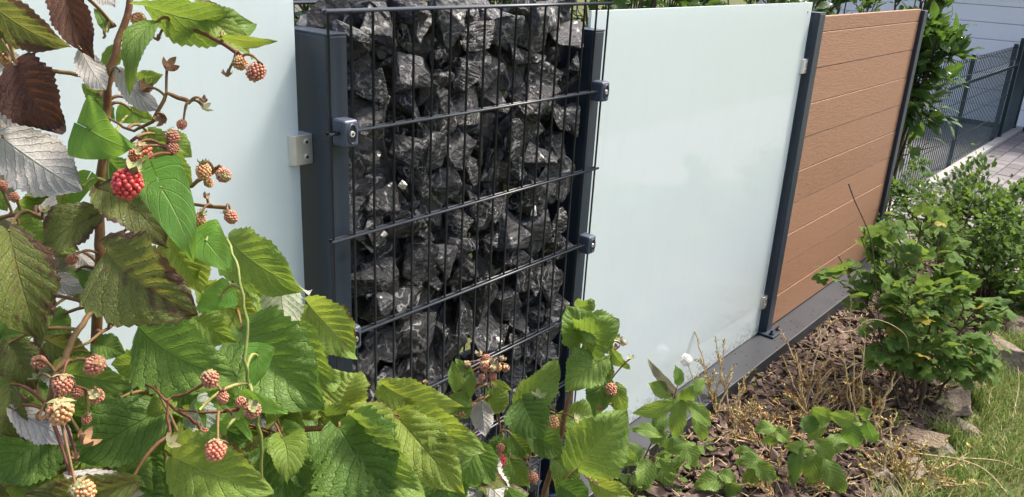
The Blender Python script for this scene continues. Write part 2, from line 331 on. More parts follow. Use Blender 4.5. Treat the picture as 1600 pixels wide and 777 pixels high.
gm.add(vv, [(i*ny+j, (i+1)*ny+j, (i+1)*ny+j+1, i*ny+j+1) for i in range(len(gx)-1) for j in range(ny-1)])
ground = link('ground', gm.mesh('ground', groundmat())); ground['kind'] = 'structure'
def sheet(name, x0, x1, y0, y1, dz, mat, nx=24, nyy=6, edge=None, rough=0.0):
    mb = MB(); v = []
    for i in range(nx+1):
        for j in range(nyy+1):
            x = x0+(x1-x0)*i/nx; y = y0+(y1-y0)*j/nyy
            if edge and j == 0: y += edge(x)
            v.append((x, y, hgt(x, y)+dz+(rough*noise.noise((x*3, y*3, 1)) if rough else 0)))
    k = nyy+1; mb.add(v, [(i*k+j, (i+1)*k+j, (i+1)*k+j+1, i*k+j+1) for i in range(nx) for j in range(nyy)])
    o = link(name, mb.mesh(name, mat)); o['kind'] = 'structure'; return o
bed = sheet('planting_bed', -1.5, 5.6, YE, 1.16, 0.0, M_soil, 60, 8, lambda x: 0.05*math.sin(x*2.3)+0.03*math.sin(x*7), rough=0.012)

# bark chips
M_bark = barkmat('bark_chip', (0.046,0.027,0.020), (0.165,0.112,0.086), 70, 0.8)
def chip_mesh(k):
    r = random.Random(k); bm = bmesh.new()
    L, W, T = r.uniform(0.016, 0.034), r.uniform(0.008, 0.017), r.uniform(0.0022, 0.0045)
    pts = []
    n = 7
    for i in range(n):
        th = 2*math.pi*i/n; rr = r.uniform(0.75, 1.15)
        for s in (-1, 1): pts.append(bm.verts.new((math.cos(th)*L*rr*(0.9 if s > 0 else 1), math.sin(th)*W*rr*(0.9 if s > 0 else 1), s*T+r.uniform(-.3, .3)*T)))
    bmesh.ops.convex_hull(bm, input=pts)
    me = bpy.data.meshes.new('bark_chip'); bm.to_mesh(me); bm.free(); me.materials.append(M_bark); return me
chips = [chip_mesh(k) for k in range(9)]
def chip_mat(x, y, z, s, tilt=0.5):
    return Matrix.Translation((x, y, z)) @ (Matrix.Rotation(random.uniform(0, 6.28), 4, 'Z') @ Matrix.Rotation(random.gauss(0, tilt), 4, 'X') @ Matrix.Rotation(random.gauss(0, tilt*0.7), 4, 'Y')) @ Matrix.Scale(s, 4)
n_obj = 0; rest = MB()
cdat = [([tuple(v.co) for v in c.vertices], [tuple(p.vertices) for p in c.polygons]) for c in chips]
for i in range(6800):
    x = random.uniform(1.5, 5.4); y = random.uniform(YE+0.03, 1.15)
    if i % 3: x = random.uniform(1.9, 3.9)
    k = random.randrange(9); mm = chip_mat(x, y, hgt(x, y)+random.uniform(0.002, 0.03), random.choice((0.3, 0.45, 0.7, 0.9, 1.1, 1.35))*random.uniform(0.85, 1.1))
    if n_obj < 280 and 2.05 < x < 3.15 and 0.55 < y < 1.12 and i % 4 == 0:
        o = link('bark_chip', chips[k], bed); mm.translation.z += 0.012; o.matrix_basis = mm; n_obj += 1
    else:
        v, f = cdat[k]; rest.add([tuple(mm @ Vector(p)) for p in v], f)
o = part('bark_mulch', rest, M_bark, bed); o['kind'] = 'stuff'
lit = MB(); lr = random.Random(11)
for i in range(2600):
    x = lr.uniform(1.6, 5.2); y = lr.uniform(YE+0.02, 1.14); an = lr.uniform(0, 6.28); L = lr.uniform(0.012, 0.05); dz = lr.gauss(0, 0.3)*L; z = hgt(x, y)+lr.uniform(0.015, 0.04); wv = lr.uniform(0.0006, 0.0022)
    dx, dy = math.cos(an), math.sin(an); lit.add([(x-dy*wv, y+dx*wv, z), (x+dy*wv, y-dx*wv, z), (x+dx*L+dy*wv*.6, y+dy*L-dx*wv*.6, z+dz+0.004), (x+dx*L-dy*wv*.6, y+dy*L+dx*wv*.6, z+dz+0.004)], [(0, 1, 2, 3)])
o = part('straw_litter', lit, barkmat('straw', (0.20,0.12,0.06), (0.46,0.36,0.20), 40), bed); o['kind'] = 'stuff'

# ------------------------------------------------------------------ fence: plinth, posts, glass, planks
pl = thing('fence_plinth', 'long anthracite metal plinth running under the whole garden fence', 'plinth', (0, 1.3, 0))
for a, b in ((-0.6, 1.957), (1.960, 4.95)):
    bpart('cover_sheet', (a, b, 1.12, 1.46, -0.05, 0.08), M_plinth, pl, 0.003)
dbr = MB(); lr = random.Random(5)
for i in range(150):
    x = lr.uniform(1.5, 4.7); y = 1.125+0.12*lr.random()**1.5; k = lr.randrange(9); v, f = cdat[k]; s_ = lr.uniform(0.06, 0.22)
    mm = Matrix.Translation((x, y, 0.0805+s_*0.004)) @ Matrix.Rotation(lr.uniform(0, 6.28), 4, 'Z') @ Matrix.Scale(s_, 4); dbr.add([tuple(mm @ Vector(q)) for q in v], f)
o = part('ledge_debris', dbr, M_bark, pl); o['kind'] = 'stuff'
def post(name, label, x0, x1, y0, y1, ztop, plate=True):
    t = thing(name, label, 'post', ((x0+x1)/2, (y0+y1)/2, 0.08))
    bpart('tube', (x0, x1, y0, y1, 0.08, ztop), M_paint, t, 0.004)
    bpart('cap', (x0-0.0006, x1+0.0006, y0-0.0006, y1+0.0006, ztop-0.001, ztop+0.003), M_paint, t, 0.001)
    if plate:
        p = bpart('base_plate', (x0-0.025, x1+0.025, y0-0.045, y1+0.045, 0.081, 0.091), M_paint, t, 0.002)
        for sx in (0.012, -0.012):
            for yy in (y0-0.026, y1+0.026):
                xx = (x0-0.004 if sx > 0 else x1+0.004)
                mb = MB().tube([(xx, yy, 0.090), (xx, yy, 0.098)], 0.011, 6); mb.tube([(xx, yy, 0.098), (xx, yy, 0.112)], 0.006, 10)
                part('bolt', mb, M_paint, p)
    return t
PL = post('fence_post', 'broad anthracite post between the gabion and the glass behind the raspberries', 0.914, 0.960, 1.19, 1.32, 1.470)
PR = post('fence_post', 'broad anthracite post at the gabion end beside the large clear-standing glass panel', 1.724, 1.770, 1.19, 1.32, 1.445)
PG = post('fence_post', 'slim anthracite post with bolted base plate between frosted glass and wood-look planks', 3.283, 3.343, 1.222, 1.282, 1.447)
PW = post('fence_post', 'slim anthracite end post closing the wood-look panel beside the laurel', 4.715, 4.775, 1.222, 1.282, 1.425)
PO = post('fence_post', 'slim anthracite post at the outer end of the glass behind the raspberries', -0.45, -0.39, 1.222, 1.282, 1.49)
def glass(label, x0, x1, ztop):
    o = thing('glass_panel', label, 'glass panel', ((x0+x1)/2, 1.255, 0.085))
    bpart('pane', (x0, x1, 1.251, 1.259, 0.084, ztop), M_glass, o, 0.001, 1); return o
glass('frosted glass fence panel half hidden behind the raspberry canes', -0.372, 0.893, 1.553)
G2 = glass('frosted glass fence panel between the stone gabion and the wood-look planks', 1.793, 3.262, 1.488)
for sx in (3.225,):
    mb = MB().tube([(sx, 1.2500, 1.452), (sx, 1.2508, 1.452)], 0.0035, 10); part('hole_dot', mb, M_hole, G2)
def clamp(postobj, xe, xg, z, h=0.056, flip=1):
    """stainless clamp from the post face xe out over the glass to xg"""
    a, b = min(xe, xg), max(xe, xg); s = 1 if xg > xe else -1
    mb = MB(); prof = []
    for k in range(9):
        th = math.pi/2*k/8; prof.append((xg-s*0.010+s*0.010*math.sin(th), 0.016*math.cos(th)*1.0))
    outline = [(xe, 0.016)]+prof
    outline = outline+[(x, -y) for x, y in reversed(outline)]
    n = len(outline); v = [(x, 1.255+y, z-h/2) for x, y in outline]+[(x, 1.255+y, z+h/2) for x, y in outline]
    mb.add(v, [tuple(range(n)), tuple(reversed(range(n, 2*n)))]+[(i, (i+1) % n, n+(i+1) % n, n+i) for i in range(n)])
    o = part('glass_clamp', mb, M_steel, postobj)
    bm = bmesh.new(); bm.from_mesh(o.data); bmesh.ops.recalc_face_normals(bm, faces=bm.faces[:]); bm.to_mesh(o.data); bm.free()
    bevel(o.data, 0.0012, 2)
    for dz in (-0.014, 0.014):
        xx = xe+s*0.014
        part('screw', MB().tube([(xx, 1.2385, z+dz), (xx, 1.2370, z+dz)], [0.0062, 0.0055], 14), M_steel, o)
        part('socket', MB().tube([(xx, 1.2372, z+dz), (xx, 1.2364, z+dz)], 0.0030, 6), M_hole, o)
for z in (1.262, 0.25): clamp(PL, 0.914, 0.868, z); clamp(PR, 1.770, 1.818, z); clamp(PG, 3.283, 3.240, z-0.015); clamp(PO, -0.39, -0.345, z)
wp = thing('plank_panel', 'fence panel of horizontal reddish-brown wood-look planks', 'fence panel', (4.03, 1.252, 0.085))
zb = 0.086; hs = [0.143]*9+[0.062]
for i, h in enumerate(hs):
    mb = MB().box(-0.685, 0.685, -0.0105, 0.0105, 0.0013, h-0.0013)
    me = bevel(mb.mesh('plank', M_wood, False), 0.0014, 1); o = link('plank', me, wp); o.location = (0, (0.0006 if i % 2 else -0.0006), zb-0.085); zb += h
part('groove_core', MB().box(3.346, 4.712, 1.2475, 1.2565, 0.085, zb-0.002), M_hole, wp)
# ------------------------------------------------------------------ gabion
gb = thing('gabion', 'wire cage filled with black white-veined rocks between two broad posts', 'gabion', (1.33, 1.255, 0.08))
ZB = [1.513-0.2046*i for i in range(8)]; ZB = [1.513, 1.302, 1.100, 0.895, 0.692, 0.489, 0.286, 0.097]
def wire(p, q, r, name): 
    return part(name, MB().tube([p, q], r, 8), M_wire, gb, True)
for side, ym in ((0, 1.172), (1, 1.338)):
    for i in range(18):
        x = 0.904+0.0498*i; wire((x, ym, 0.085), (x, ym, 1.5155), 0.0026, 'vertical_wire')
    for z in ZB:
        for dy in ((-0.0058, 0.0058)):
            wire((0.896, ym+dy, z), (1.7575, ym+dy, z), 0.0032, 'horizontal_wire')
def clip(x, z):
    t = bpart('mesh_clip', (x-0.0165, x+0.0165, 1.150, 1.188, z-0.025, z+0.025), M_clip, gb, 0.006, 3)
    mb = MB(); n = 24; ring_o, ring_i, inn = [], [], []
    for k in range(n):
        th = 2*math.pi*k/n; cx, cz = math.cos(th), math.sin(th)
        ring_o.append((x+0.0105*cx, 1.1496, z+(0.019*cz))); ring_i.append((x+0.0088*cx, 1.1462, z+(0.0172*cz))); inn.append((x+0.0080*cx, 1.1494, z+0.016*cz))
    mb.add(ring_o+ring_i+inn, [(i, (i+1) % n, n+(i+1) % n, n+i) for i in range(n)]+[(n+i, n+(i+1) % n, 2*n+(i+1) % n, 2*n+i) for i in range(n)])
    part('oval_rim', mb, M_clip, t, True)
    part('recess_shade_disc', MB().add([(q[0], 1.1492, q[2]) for q in inn], [tuple(range(n))]), M_hole, t)  # flat disc inside the rim, shade of a recess put into its dark colour
    part('screw', MB().tube([(x, 1.1498, z), (x, 1.1470, z)], [0.0062, 0.0050], 14), M_steel, t)
    part('socket', MB().tube([(x, 1.1472, z), (x, 1.1466, z)], 0.0026, 6), M_hole, t)
for z in (1.302, 0.895, 0.489): clip(0.934, z); clip(1.738, z)
def rock_mesh(k, name='stone', mat=None, npts=13, sub=2, amp=0.10):
    r = random.Random(k*13+5); bm = bmesh.new(); pts = []
    for i in range(npts):
        v = Vector((r.gauss(0, 1), r.gauss(0, 1), r.gauss(0, 1))).normalized()*r.uniform(0.82, 1.05); pts.append(bm.verts.new(v))
    res = bmesh.ops.convex_hull(bm, input=pts)
    for v in [v for v in bm.verts if not v.link_faces]: bm.verts.remove(v)
    bmesh.ops.bevel(bm, geom=bm.edges[:], offset=0.025, segments=1, affect='EDGES')
    bmesh.ops.triangulate(bm, faces=bm.faces[:])
    for s in range(sub): bmesh.ops.subdivide_edges(bm, edges=[e for e in bm.edges if e.calc_length() > 0.28], cuts=1, use_grid_fill=True); bmesh.ops.triangulate(bm, faces=bm.faces[:])
    off = Vector((k*3.7, k*1.3, 0))
    for v in bm.verts:
        d = noise.fractal(v.co*2.0+off, 1.0, 2.0, 3)*amp + noise.noise(v.co*6+off)*amp*0.35; v.co += v.co.normalized()*d
    me = bpy.data.meshes.new(name); bm.to_mesh(me); bm.free(); me.materials.append(mat or M_stone); return me
rocks = [rock_mesh(k, npts=8+k % 4, sub=3, amp=0.085) for k in range(22)]; wrocks = [rock_mesh(40, mat=M_white_stone)]
placed = []
def course(cw, ch, y, jit):
    nc = int(round(0.745/cw)); nr = int(round(1.41/ch)); rowh = 1.41/nr
    for rr in range(nr):
        for cc in range(nc):
            w0 = 0.745/nc; x = 0.972+w0*(cc+0.5+(0.25 if rr % 2 else -0.25))+random.gauss(0, jit*w0); x = min(1.70, max(0.985, x))
            z = 0.10+rowh*(rr+0.5)+random.gauss(0, jit*rowh); big = random.choice((0.82, 0.95, 1.0, 1.12, 1.25))
            placed.append((x, z, w0*0.66*big, rowh*0.70*big, y))
course(0.0828, 0.083, 1.224, 0.17); course(0.093, 0.0945, 1.288, 0.05)
for (x, z, rx, rz, y) in placed:
    o = link('stone', random.choice(rocks), gb); tl = random.choice((0, 0, 1)); rx *= random.uniform(0.9, 1.3); rz *= random.uniform(0.85, 1.25)
    if y > 1.25: rx *= 1.42; rz *= 1.42
    x = min(max(x, 0.962+rx*0.72), 1.728-rx*0.72)
    o.scale = (rx, 0.046, rz); o.location = (x-1.33, y-1.255+random.uniform(-0.006, 0.010), z-0.08); o.rotation_euler = (random.gauss(0, 0.16), random.gauss(0, 0.6)+random.choice((0, 0, 3.14)), random.gauss(0, 0.12))
for x in np.linspace(1.085, 1.685, 9):     # the heaped top row
    r = random.uniform(0.046, 0.058); o = link('stone', random.choice(rocks), gb); o.scale = (r*1.1, r*1.0, r*0.75)
    o.location = (x-1.33+random.uniform(-.02, .02), random.uniform(-0.015, 0.02), 1.505-0.08-random.uniform(0, 0.02)); o.rotation_euler = (0, random.uniform(-.5, .5), random.uniform(0, 6.28))
for x in np.linspace(1.05, 1.67, 8):
    o = link('stone', random.choice(rocks), gb); o.scale = (0.062, 0.045, 0.062); o.location = (x-1.33, 0.035, 1.455-0.08); o.rotation_euler = (0, random.uniform(0, 6), 0)
for px, py in ((692, 84), (611, 195), (640, 70), (735, 90)):
    p = at(px, py, 1); k = 1.275/p.y; o = link('stone', rocks[(px) % 22], gb); o.scale = (0.06, 0.03, 0.062); o.location = Vector((p.x*k, 1.275, H+(p.z-H)*k))-Vector((1.33, 1.255, 0.08)); o.rotation_euler = (0, px, 0)
for px, py, r in ((629, 291, 0.013), (836, 330, 0.016), (847, 243, 0.009), (780, 530, 0.012), (600, 365, 0.008)):
    d = 1.19; p = at(px, py, 1); k = 1.188/p.y; p = Vector((p.x*k, 1.188, H+(p.z-H)*k)); o = link('stone', wrocks[0], gb); o.scale = (r, r*0.7, r*1.1)
    o.location = p-Vector((1.33, 1.255, 0.08)); o.rotation_euler = (0, random.uniform(0, 6), 0); o['label'] = 'small white calcite lump among the black rocks'

# ------------------------------------------------------------------ leaves
def rasp_shape(u): return max(0.0, math.sin(math.pi*min(1, u**0.80*0.985+0.015)))**0.8*(1-0.45*u**2.2)*1.10
def bind_shape(u): return (1-u)**0.95*(0.95+0.40*u)*min(1.0, (u/0.07))**0.40
def ell_shape(u): return max(0.0, math.sin(math.pi*u))**0.75
def leaf_grid(L, W, kind='rasp', nu=50, nw=7, pleat=0.058, fold=0.15, droop=0.6, wave=0.03, twist=0.0, seed=0, nv=8, sweep=0.30):
    r = random.Random(seed); ph = r.uniform(0, 6.28); ph2 = r.uniform(0, 6.28); bend = r.uniform(-0.12, 0.12)
    sh = {'rasp': rasp_shape, 'bind': bind_shape, 'ell': ell_shape}[kind]; V, UV, F = [], [], []
    x = z = 0.0; cx, cz = [], []
    for i in range(nu+1):
        cx.append(x); cz.append(z); th = -droop*(i/nu-0.35); x += L/nu*math.cos(th); z += L/nu*math.sin(th)
    for i in range(nu+1):
        u = i/nu; hw = W/2*sh(u); th = -droop*(u-0.35)
        if kind == 'rasp': hw *= 1+(0.075*((u*16.6+0.3) % 1.0-0.5)*2+0.05*math.sin(u*26+ph))*(0 if u < 0.04 else 1)*(1.15-0.6*u)
        tw = twist*(u-0.3)
        for j in range(-nw, nw+1):
            s = j/nw; a = abs(s); yy = s*hw
            lz = fold*a*hw*(1+0.2*math.sin(ph2)) - 0.35*fold*a*a*hw
            if pleat: lz -= pleat*W*math.cos(2*math.pi*nv*(u-sweep*a))*math.sin(math.pi*min(1, a*0.9+0.05))*0.5*min(1, u*6)*min(1, (1-u)*4)
            lz += wave*W*math.sin(u*11+ph+s*2)*a*a + wave*1.2*W*math.sin(u*4+ph2)*s + 0.6*wave*W*math.sin(u*6+ph2*2)*a
            back = 0.0
            if kind == 'rasp': back = -0.10*L*a**1.6*(1-u)**4 + (0.055*L*a*sh(u))
            if kind == 'bind': back = -0.46*L*a**1.4*(1-u)**3
            yy2 = yy*math.cos(tw)-lz*math.sin(tw); lz2 = yy*math.sin(tw)+lz*math.cos(tw)
            px = cx[i]+back*math.cos(th)-lz2*math.sin(th); pz = cz[i]+back*math.sin(th)+lz2*math.cos(th)
            V.append((px, yy2+bend*L*u*(1-u)*2, pz)); UV.append((u, s*0.5+0.5))
    k = 2*nw+1
    for i in range(nu):
        for j in range(2*nw): F.append((i*k+j, (i+1)*k+j, (i+1)*k+j+1, i*k+j+1))
    tip = Vector((cx[-1], 0, cz[-1])); ang = math.atan2(tip.z, tip.x); sc = L/tip.length
    rm = Matrix.Rotation(ang, 3, 'Y')*sc
    return [tuple(rm @ Vector(p)) for p in V], F, UV
def frame(B, T, roll, view=None):
    """axes of a leaf lying from B to T, its upper side turned to the light and the viewer, rolled about its midrib"""
    x = (T-B).normalized(); v = (view if view is not None else (Vector((0, 0, H))-B)).normalized()
    n = (v-x*v.dot(x)).normalized(); n = Matrix.Rotation(R(roll), 3, x) @ n; y = n.cross(x).normalized()
    m = Matrix((x, y, n)).transposed().to_4x4(); m.translation = B; return m
def child_at(o, parent, m):
    o.matrix_basis = Matrix.Translation(-parent.location) @ m
def near_pt(polys, p):
    best = None
    for pl_ in polys:
        for a, b in zip(pl_[:-1], pl_[1:]):
            ab = b-a; t = max(0, min(1, (p-a).dot(ab)/max(1e-9, ab.length_squared))); q = a+ab*t; d = (q-p).length
            if best is None or d < best[0]: best = (d, q)
    return best[1]
def curve3(a, b, sag, n=7):
    m = (a+b)/2+Vector((0, 0, sag)); return [a*(1-t)**2+m*2*t*(1-t)+b*t*t for t in [i/n for i in range(n+1)]]
class Cane:
    def __init__(s, name, label, cat, stems, base, rad=0.0045, group=None):
        """stems: polylines of (px,py,depth); the first one is taken down to the ground at base"""
        s.t = thing(name, label, cat, base, group); s.polys = []; s.mb = MB(); s.name = name
        for i, st in enumerate(stems):
            pts = [at(*q) for q in st]
            if i == 0: pts.append((pts[-1]*0.5+Vector(base)*0.5)+Vector((0.01, 0, 0))); pts.append(Vector(base))
            dense = []
            for a, b in zip(pts[:-1], pts[1:]):
                for k in range(4): dense.append(a.lerp(b, k/4)+Vector((random.gauss(0, .0008), random.gauss(0, .0008), 0)))
            dense.append(pts[-1]); n = len(dense); r0 = rad if i == 0 else rad*0.36
            s.mb.tube(dense, [r0*(0.55+0.6*k/n) for k in range(n)], 8); s.polys.append(dense)
    def leaf(s, bx, by, tx, ty, wpx, d, dd=0.0, roll=0, kind='G', droop=0.5, shape='rasp', fold=0.42, pleat=0.058, twist=None, stalk=True, wave=0.075, name='leaf'):
        if twist is None: twist = random.gauss(0, 0.35)
        if shape == 'rasp': droop = droop*1.5+0.1
        B = at(bx, by, d); T = at(tx, ty, d+dd); L = (T-B).length; W = wpx/FPX*(d+dd/2)
        v, f, uv = leaf_grid(L, W, shape, pleat=pleat, fold=fold, droop=droop, wave=wave, twist=twist, seed=random.randrange(10**6), nv=4 if shape == 'bind' else 8, sweep=0.55 if shape == 'bind' else 0.3)
        o = link(name, MB().add(v, f, uv).mesh(name, LM[kind]), s.t); child_at(o, s.t, frame(B, T, roll))
        if stalk and s.polys:
            q = near_pt(s.polys, B)
            if (q-B).length < 0.35: s.mb.tube(curve3(q, B, 0.012), [0.0016]*5+[0.0012]*3, 6)
        return o
    def berry(s, px, py, rpx, d, kind='b', ang=None, stalk=True):
        p = at(px, py, d); r = rpx/FPX*d*0.87; o = link('berry', random.choice(BERRY[kind]), s.t)
        tilt = Matrix.Rotation(random.gauss(0, 0.5), 4, 'X') @ Matrix.Rotation(random.gauss(0, 0.5) if ang is None else ang, 4, 'Y') @ Matrix.Rotation(random.uniform(0, 6), 4, 'Z')
        m = Matrix.Translation(p) @ tilt @ Matrix.Scale(r, 4); child_at(o, s.t, m)
        c = link('calyx', random.choice(CALYX[1 if kind == 'b' and random.random() < .4 else 0]), o)
        if stalk and s.polys:
            top = m @ Vector((0, 0, 0.95)); q = near_pt(s.polys, top)
            if (q-top).length < 0.22: s.mb.tube(curve3(q, top, 0.010), [0.0013]*5+[0.0010]*3, 5)
    def star(s, px, py, rpx, d, dry=1, up=None):
        p = at(px, py, d); r = rpx/FPX*d; o = link('empty_calyx', STAR[dry], s.t)
        rot = Matrix.Rotation(random.gauss(0.4, 0.6), 4, 'X') @ Matrix.Rotation(random.gauss(0, 0.6), 4, 'Y') @ Matrix.Rotation(random.uniform(0, 6), 4, 'Z')
        child_at(o, s.t, Matrix.Translation(p) @ rot @ Matrix.Scale(r, 4)); q = near_pt(s.polys, p)
        if (q-p).length < 0.22: s.mb.tube(curve3(q, p, 0.008), [0.0012]*8, 5)
    def done(s, mat=M_stem):
        part('stem', s.mb, mat, s.t, True)
def ico_data():
    bm = bmesh.new(); bmesh.ops.create_icosphere(bm, subdivisions=2, radius=1.0); v = [x.co.copy() for x in bm.verts]; f = [tuple(y.index for y in x.verts) for x in bm.faces]; bm.free(); return v, f
ICO = ico_data()
def berry_mesh(mat, seed):
    r = random.Random(seed); mb = MB(); n = 74
    for i in range(n):
        zc = 0.93-1.86*(i+0.5)/n; th = i*2.39996+r.uniform(-.12, .12); rad = math.sqrt(1-zc*zc)*(0.84 if zc > -0.2 else 0.80); k_ = r.uniform(0.94, 1.05)
        c = Vector((rad*math.cos(th)*k_, rad*math.sin(th)*k_, zc*1.0*k_)); s = r.uniform(0.135, 0.20)*(1.1 if zc < 0.4 else 0.95)
        mb.add([tuple(c+v*s) for v in ICO[0]], ICO[1])
    mb.add([tuple(Vector((v.x*0.72, v.y*0.72, v.z*0.9))) for v in ICO[0]], ICO[1])
    mb.add([(0.22*math.cos(i), 0.22*math.sin(i), -1.0+0.02*i) for i in range(3)], [(0, 1, 2)])
    return mb.mesh('berry', mat)
BERRY = {k: [berry_mesh(BM[k], i) for i in range(3)] for k in BM}
def calyx_mesh(mat, curl, seed, z0=0.92, length=1.15):
    r = random.Random(seed); mb = MB()
    for k in range(5):
        th = 2*math.pi*k/5+r.uniform(-.15, .15); d = Vector((math.cos(th), math.sin(th), 0)); t = Vector((-d.y, d.x, 0)); c = curl*r.uniform(0.6, 1.4); vs_, fs = [], []
        n = 6; p = Vector((0, 0, z0)); a = 0.1
        for i in range(n+1):
            u = i/n; wd = 0.30*math.sin(math.pi*(0.18+0.82*u))**1.0*(1 if u < 1 else 0)
            vs_ += [tuple(p-t*wd+Vector((0, 0, 0.06))), tuple(p), tuple(p+t*wd+Vector((0, 0, 0.06)))]
            p = p+(d*math.cos(a)+Vector((0, 0, math.sin(a))))*length/n; a += c/n
        for i in range(n):
            for j in range(2): fs.append((i*3+j, i*3+j+1, i*3+j+4, i*3+j+3))
        mb.add(vs_, fs)
    mb.add([tuple(Vector((v.x*0.30, v.y*0.30, v.z*0.16+z0))) for v in ICO[0]], ICO[1])
    return mb.mesh('calyx', mat)
CALYX = [[calyx_mesh(M_sepal, -1.2, 1), calyx_mesh(M_sepal, 1.4, 2), calyx_mesh(M_sepal, -2.0, 3)], [calyx_mesh(M_sepal_dry, -1.5, 4), calyx_mesh(M_sepal_dry, 1.6, 5)]]
STAR = [calyx_mesh(M_sepal, 1.2, 7, 0.0), calyx_mesh(M_sepal_dry, 1.7, 8, 0.0), calyx_mesh(M_petal_dry, 2.2, 9, 0.0, 0.9)]

# ------------------------------------------------------------------ raspberry canes
# tall cane with ripening fruit
b0 = at(150, 777, 0.80); b0 = (b0.x, b0.y+0.05, 0.0)
A = Cane('raspberry_cane', 'tall raspberry cane with withered brown leaves and one ripe red berry', 'raspberry plant',
  [[(207,-60,0.74),(203,10,0.74),(186,65,0.74),(170,120,0.74),(166,180,0.75),(160,250,0.75),(154,330,0.76),(157,400,0.76),(152,470,0.78),(150,560,0.80)],
   [(166,180,0.75),(205,205,0.73),(238,190,0.71),(262,145,0.71),(296,160,0.71)], [(160,250,0.75),(215,215,0.73),(258,228,0.71),(268,240,0.70)],
   [(186,65,0.74),(245,35,0.73),(300,45,0.72),(345,65,0.71),(378,88,0.71)], [(157,330,0.76),(240,310,0.74),(300,290,0.72),(340,262,0.71)], [(240,310,0.74),(310,320,0.72),(358,325,0.71)],
   [(160,60,0.74),(165,45,0.74),(180,38,0.74)],[(150,352,0.76),(90,352,0.74),(45,330,0.73),(-20,345,0.73)], [(-15,165,0.72),(28,106,0.71),(80,110,0.72),(135,118,0.73)]], b0, 0.0052)
LA = [ # bx by tx ty w depth dd roll kind droop
 (-25,-10,112,74,70,0.70,0.02,25,'O',0.7), (-20,40,32,76,50,0.72,0.0,10,'Y',0.3), (-30,20,60,66,44,0.73,0.0,-20,'G',0.4),
 (98,-25,148,96,54,0.66,0.0,20,'B',0.5), (128,82,165,140,40,0.67,0.0,165,'S',0.6), (28,104,100,208,92,0.69,0.0,12,'B',0.5),
 (4,215,128,298,96,0.68,0.02,175,'S',0.5), (-12,150,36,206,52,0.71,0.0,170,'S',0.4), (-15,185,22,262,50,0.70,0,170,'S',0.3),
 (226,8,396,36,74,0.71,0.04,38,'G',0.8), (312,12,396,92,44,0.72,0.02,-25,'Y',0.4), (346,57,434,64,22,0.70,0.0,35,'Y',0.3), (295,30,322,46,22,.73,0,0,'D',.3),
 (244,36,205,152,34,0.70,-0.02,40,'G',1.2), (188,112,250,174,36,0.71,0.0,160,'S',0.6), (166,48,146,12,17,0.73,0,20,'G',0.2),
 (182,72,160,112,26,0.75,0,0,'G',0.3), (208,128,256,116,26,0.78,0,10,'G',0.3), (160,150,128,130,26,0.78,0,0,'G',0.3), (205,172,243,190,24,0.77,0,0,'G',0.3),
 (232,208,302,290,66,0.76,0.02,20,'G',0.5), (258,215,300,245,40,0.77,0,-20,'Y',0.4),
 (158,296,262,388,82,0.71,0.0,-30,'O',0.7), (152,332,64,408,58,0.71,-0.01,30,'O',0.9), (166,392,313,492,128,0.68,-0.02,14,'O',0.45),
 (14,362,66,540,98,0.67,0.0,-8,'O',0.5), (30,350,82,396,44,0.74,0,0,'Y',0.4), (100,292,126,342,32,0.73,0,20,'Y',0.4),
 (262,372,320,458,66,0.72,0.02,0,'Y',0.4), (74,432,132,452,32,0.72,0,168,'S',0.4), (118,424,150,492,40,0.76,0,10,'D',0.3), (70,492,112,520,44,0.72,0,0,'G',0.3),
 (-10,300,12,330,24,0.74,0,0,'G',.2), (60,330,118,300,36,0.76,0,160,'S',0.4), (110,330,140,370,30,0.77,0,165,'S',0.4), (170,250,228,300,50,0.80,0.02,20,'D',0.4), (240,330,300,360,44,.79,0,0,'G',.4),
 (205,160,238,120,22,.76,0,0,'G',.3), (150,150,180,190,30,.79,0,0,'D',.3), (190,300,240,350,46,.80,0,0,'D',.3), (120,395,150,430,30,.78,0,170,'S',.3), (-8,395,30,470,40,.72,0,20,'D',.4),
 (20,120,-20,60,40,.76,0,170,'S',.3),(145,-20,180,8,28,.73,0,150,'S',.4)]
for q in LA: A.leaf(*q)
for q in [(199,286,27,0.625,'r'),(221,238,19,0.70,'p'),(211,243,12,0.69,'p'),(269,213,13,0.70,'b'),(270,231,11,0.70,'b'),(284,194,9,0.71,'b'),(400,112,17,0.70,'b'),(375,98,13,0.71,'o'),
          (318,268,14,0.70,'o'),(349,273,14,0.69,'b'),(310,344,13,0.70,'o'),(361,339,12,0.70,'b'),(216,32,13,0.72,'o'),(10,90,15,0.74,'o'),(22,308,9,0.72,'b'),(3,290,10,.72,'b'),(112,405,10,.73,'b'),(326,285,9,.71,'o'),(120,330,9,.74,'b')]: A.berry(*q)
for q in [(262,104,19,0.71,1),(226,140,17,0.72,1),(256,186,16,0.71,1),(318,168,14,0.71,0),(318,158,10,0.71,1),(355,118,12,0.71,1),(321,308,9,0.71,1),(70,330,12,0.73,0),(247,62,10,0.72,1),(196,330,9,.73,1)]: A.star(*q)
A.done()
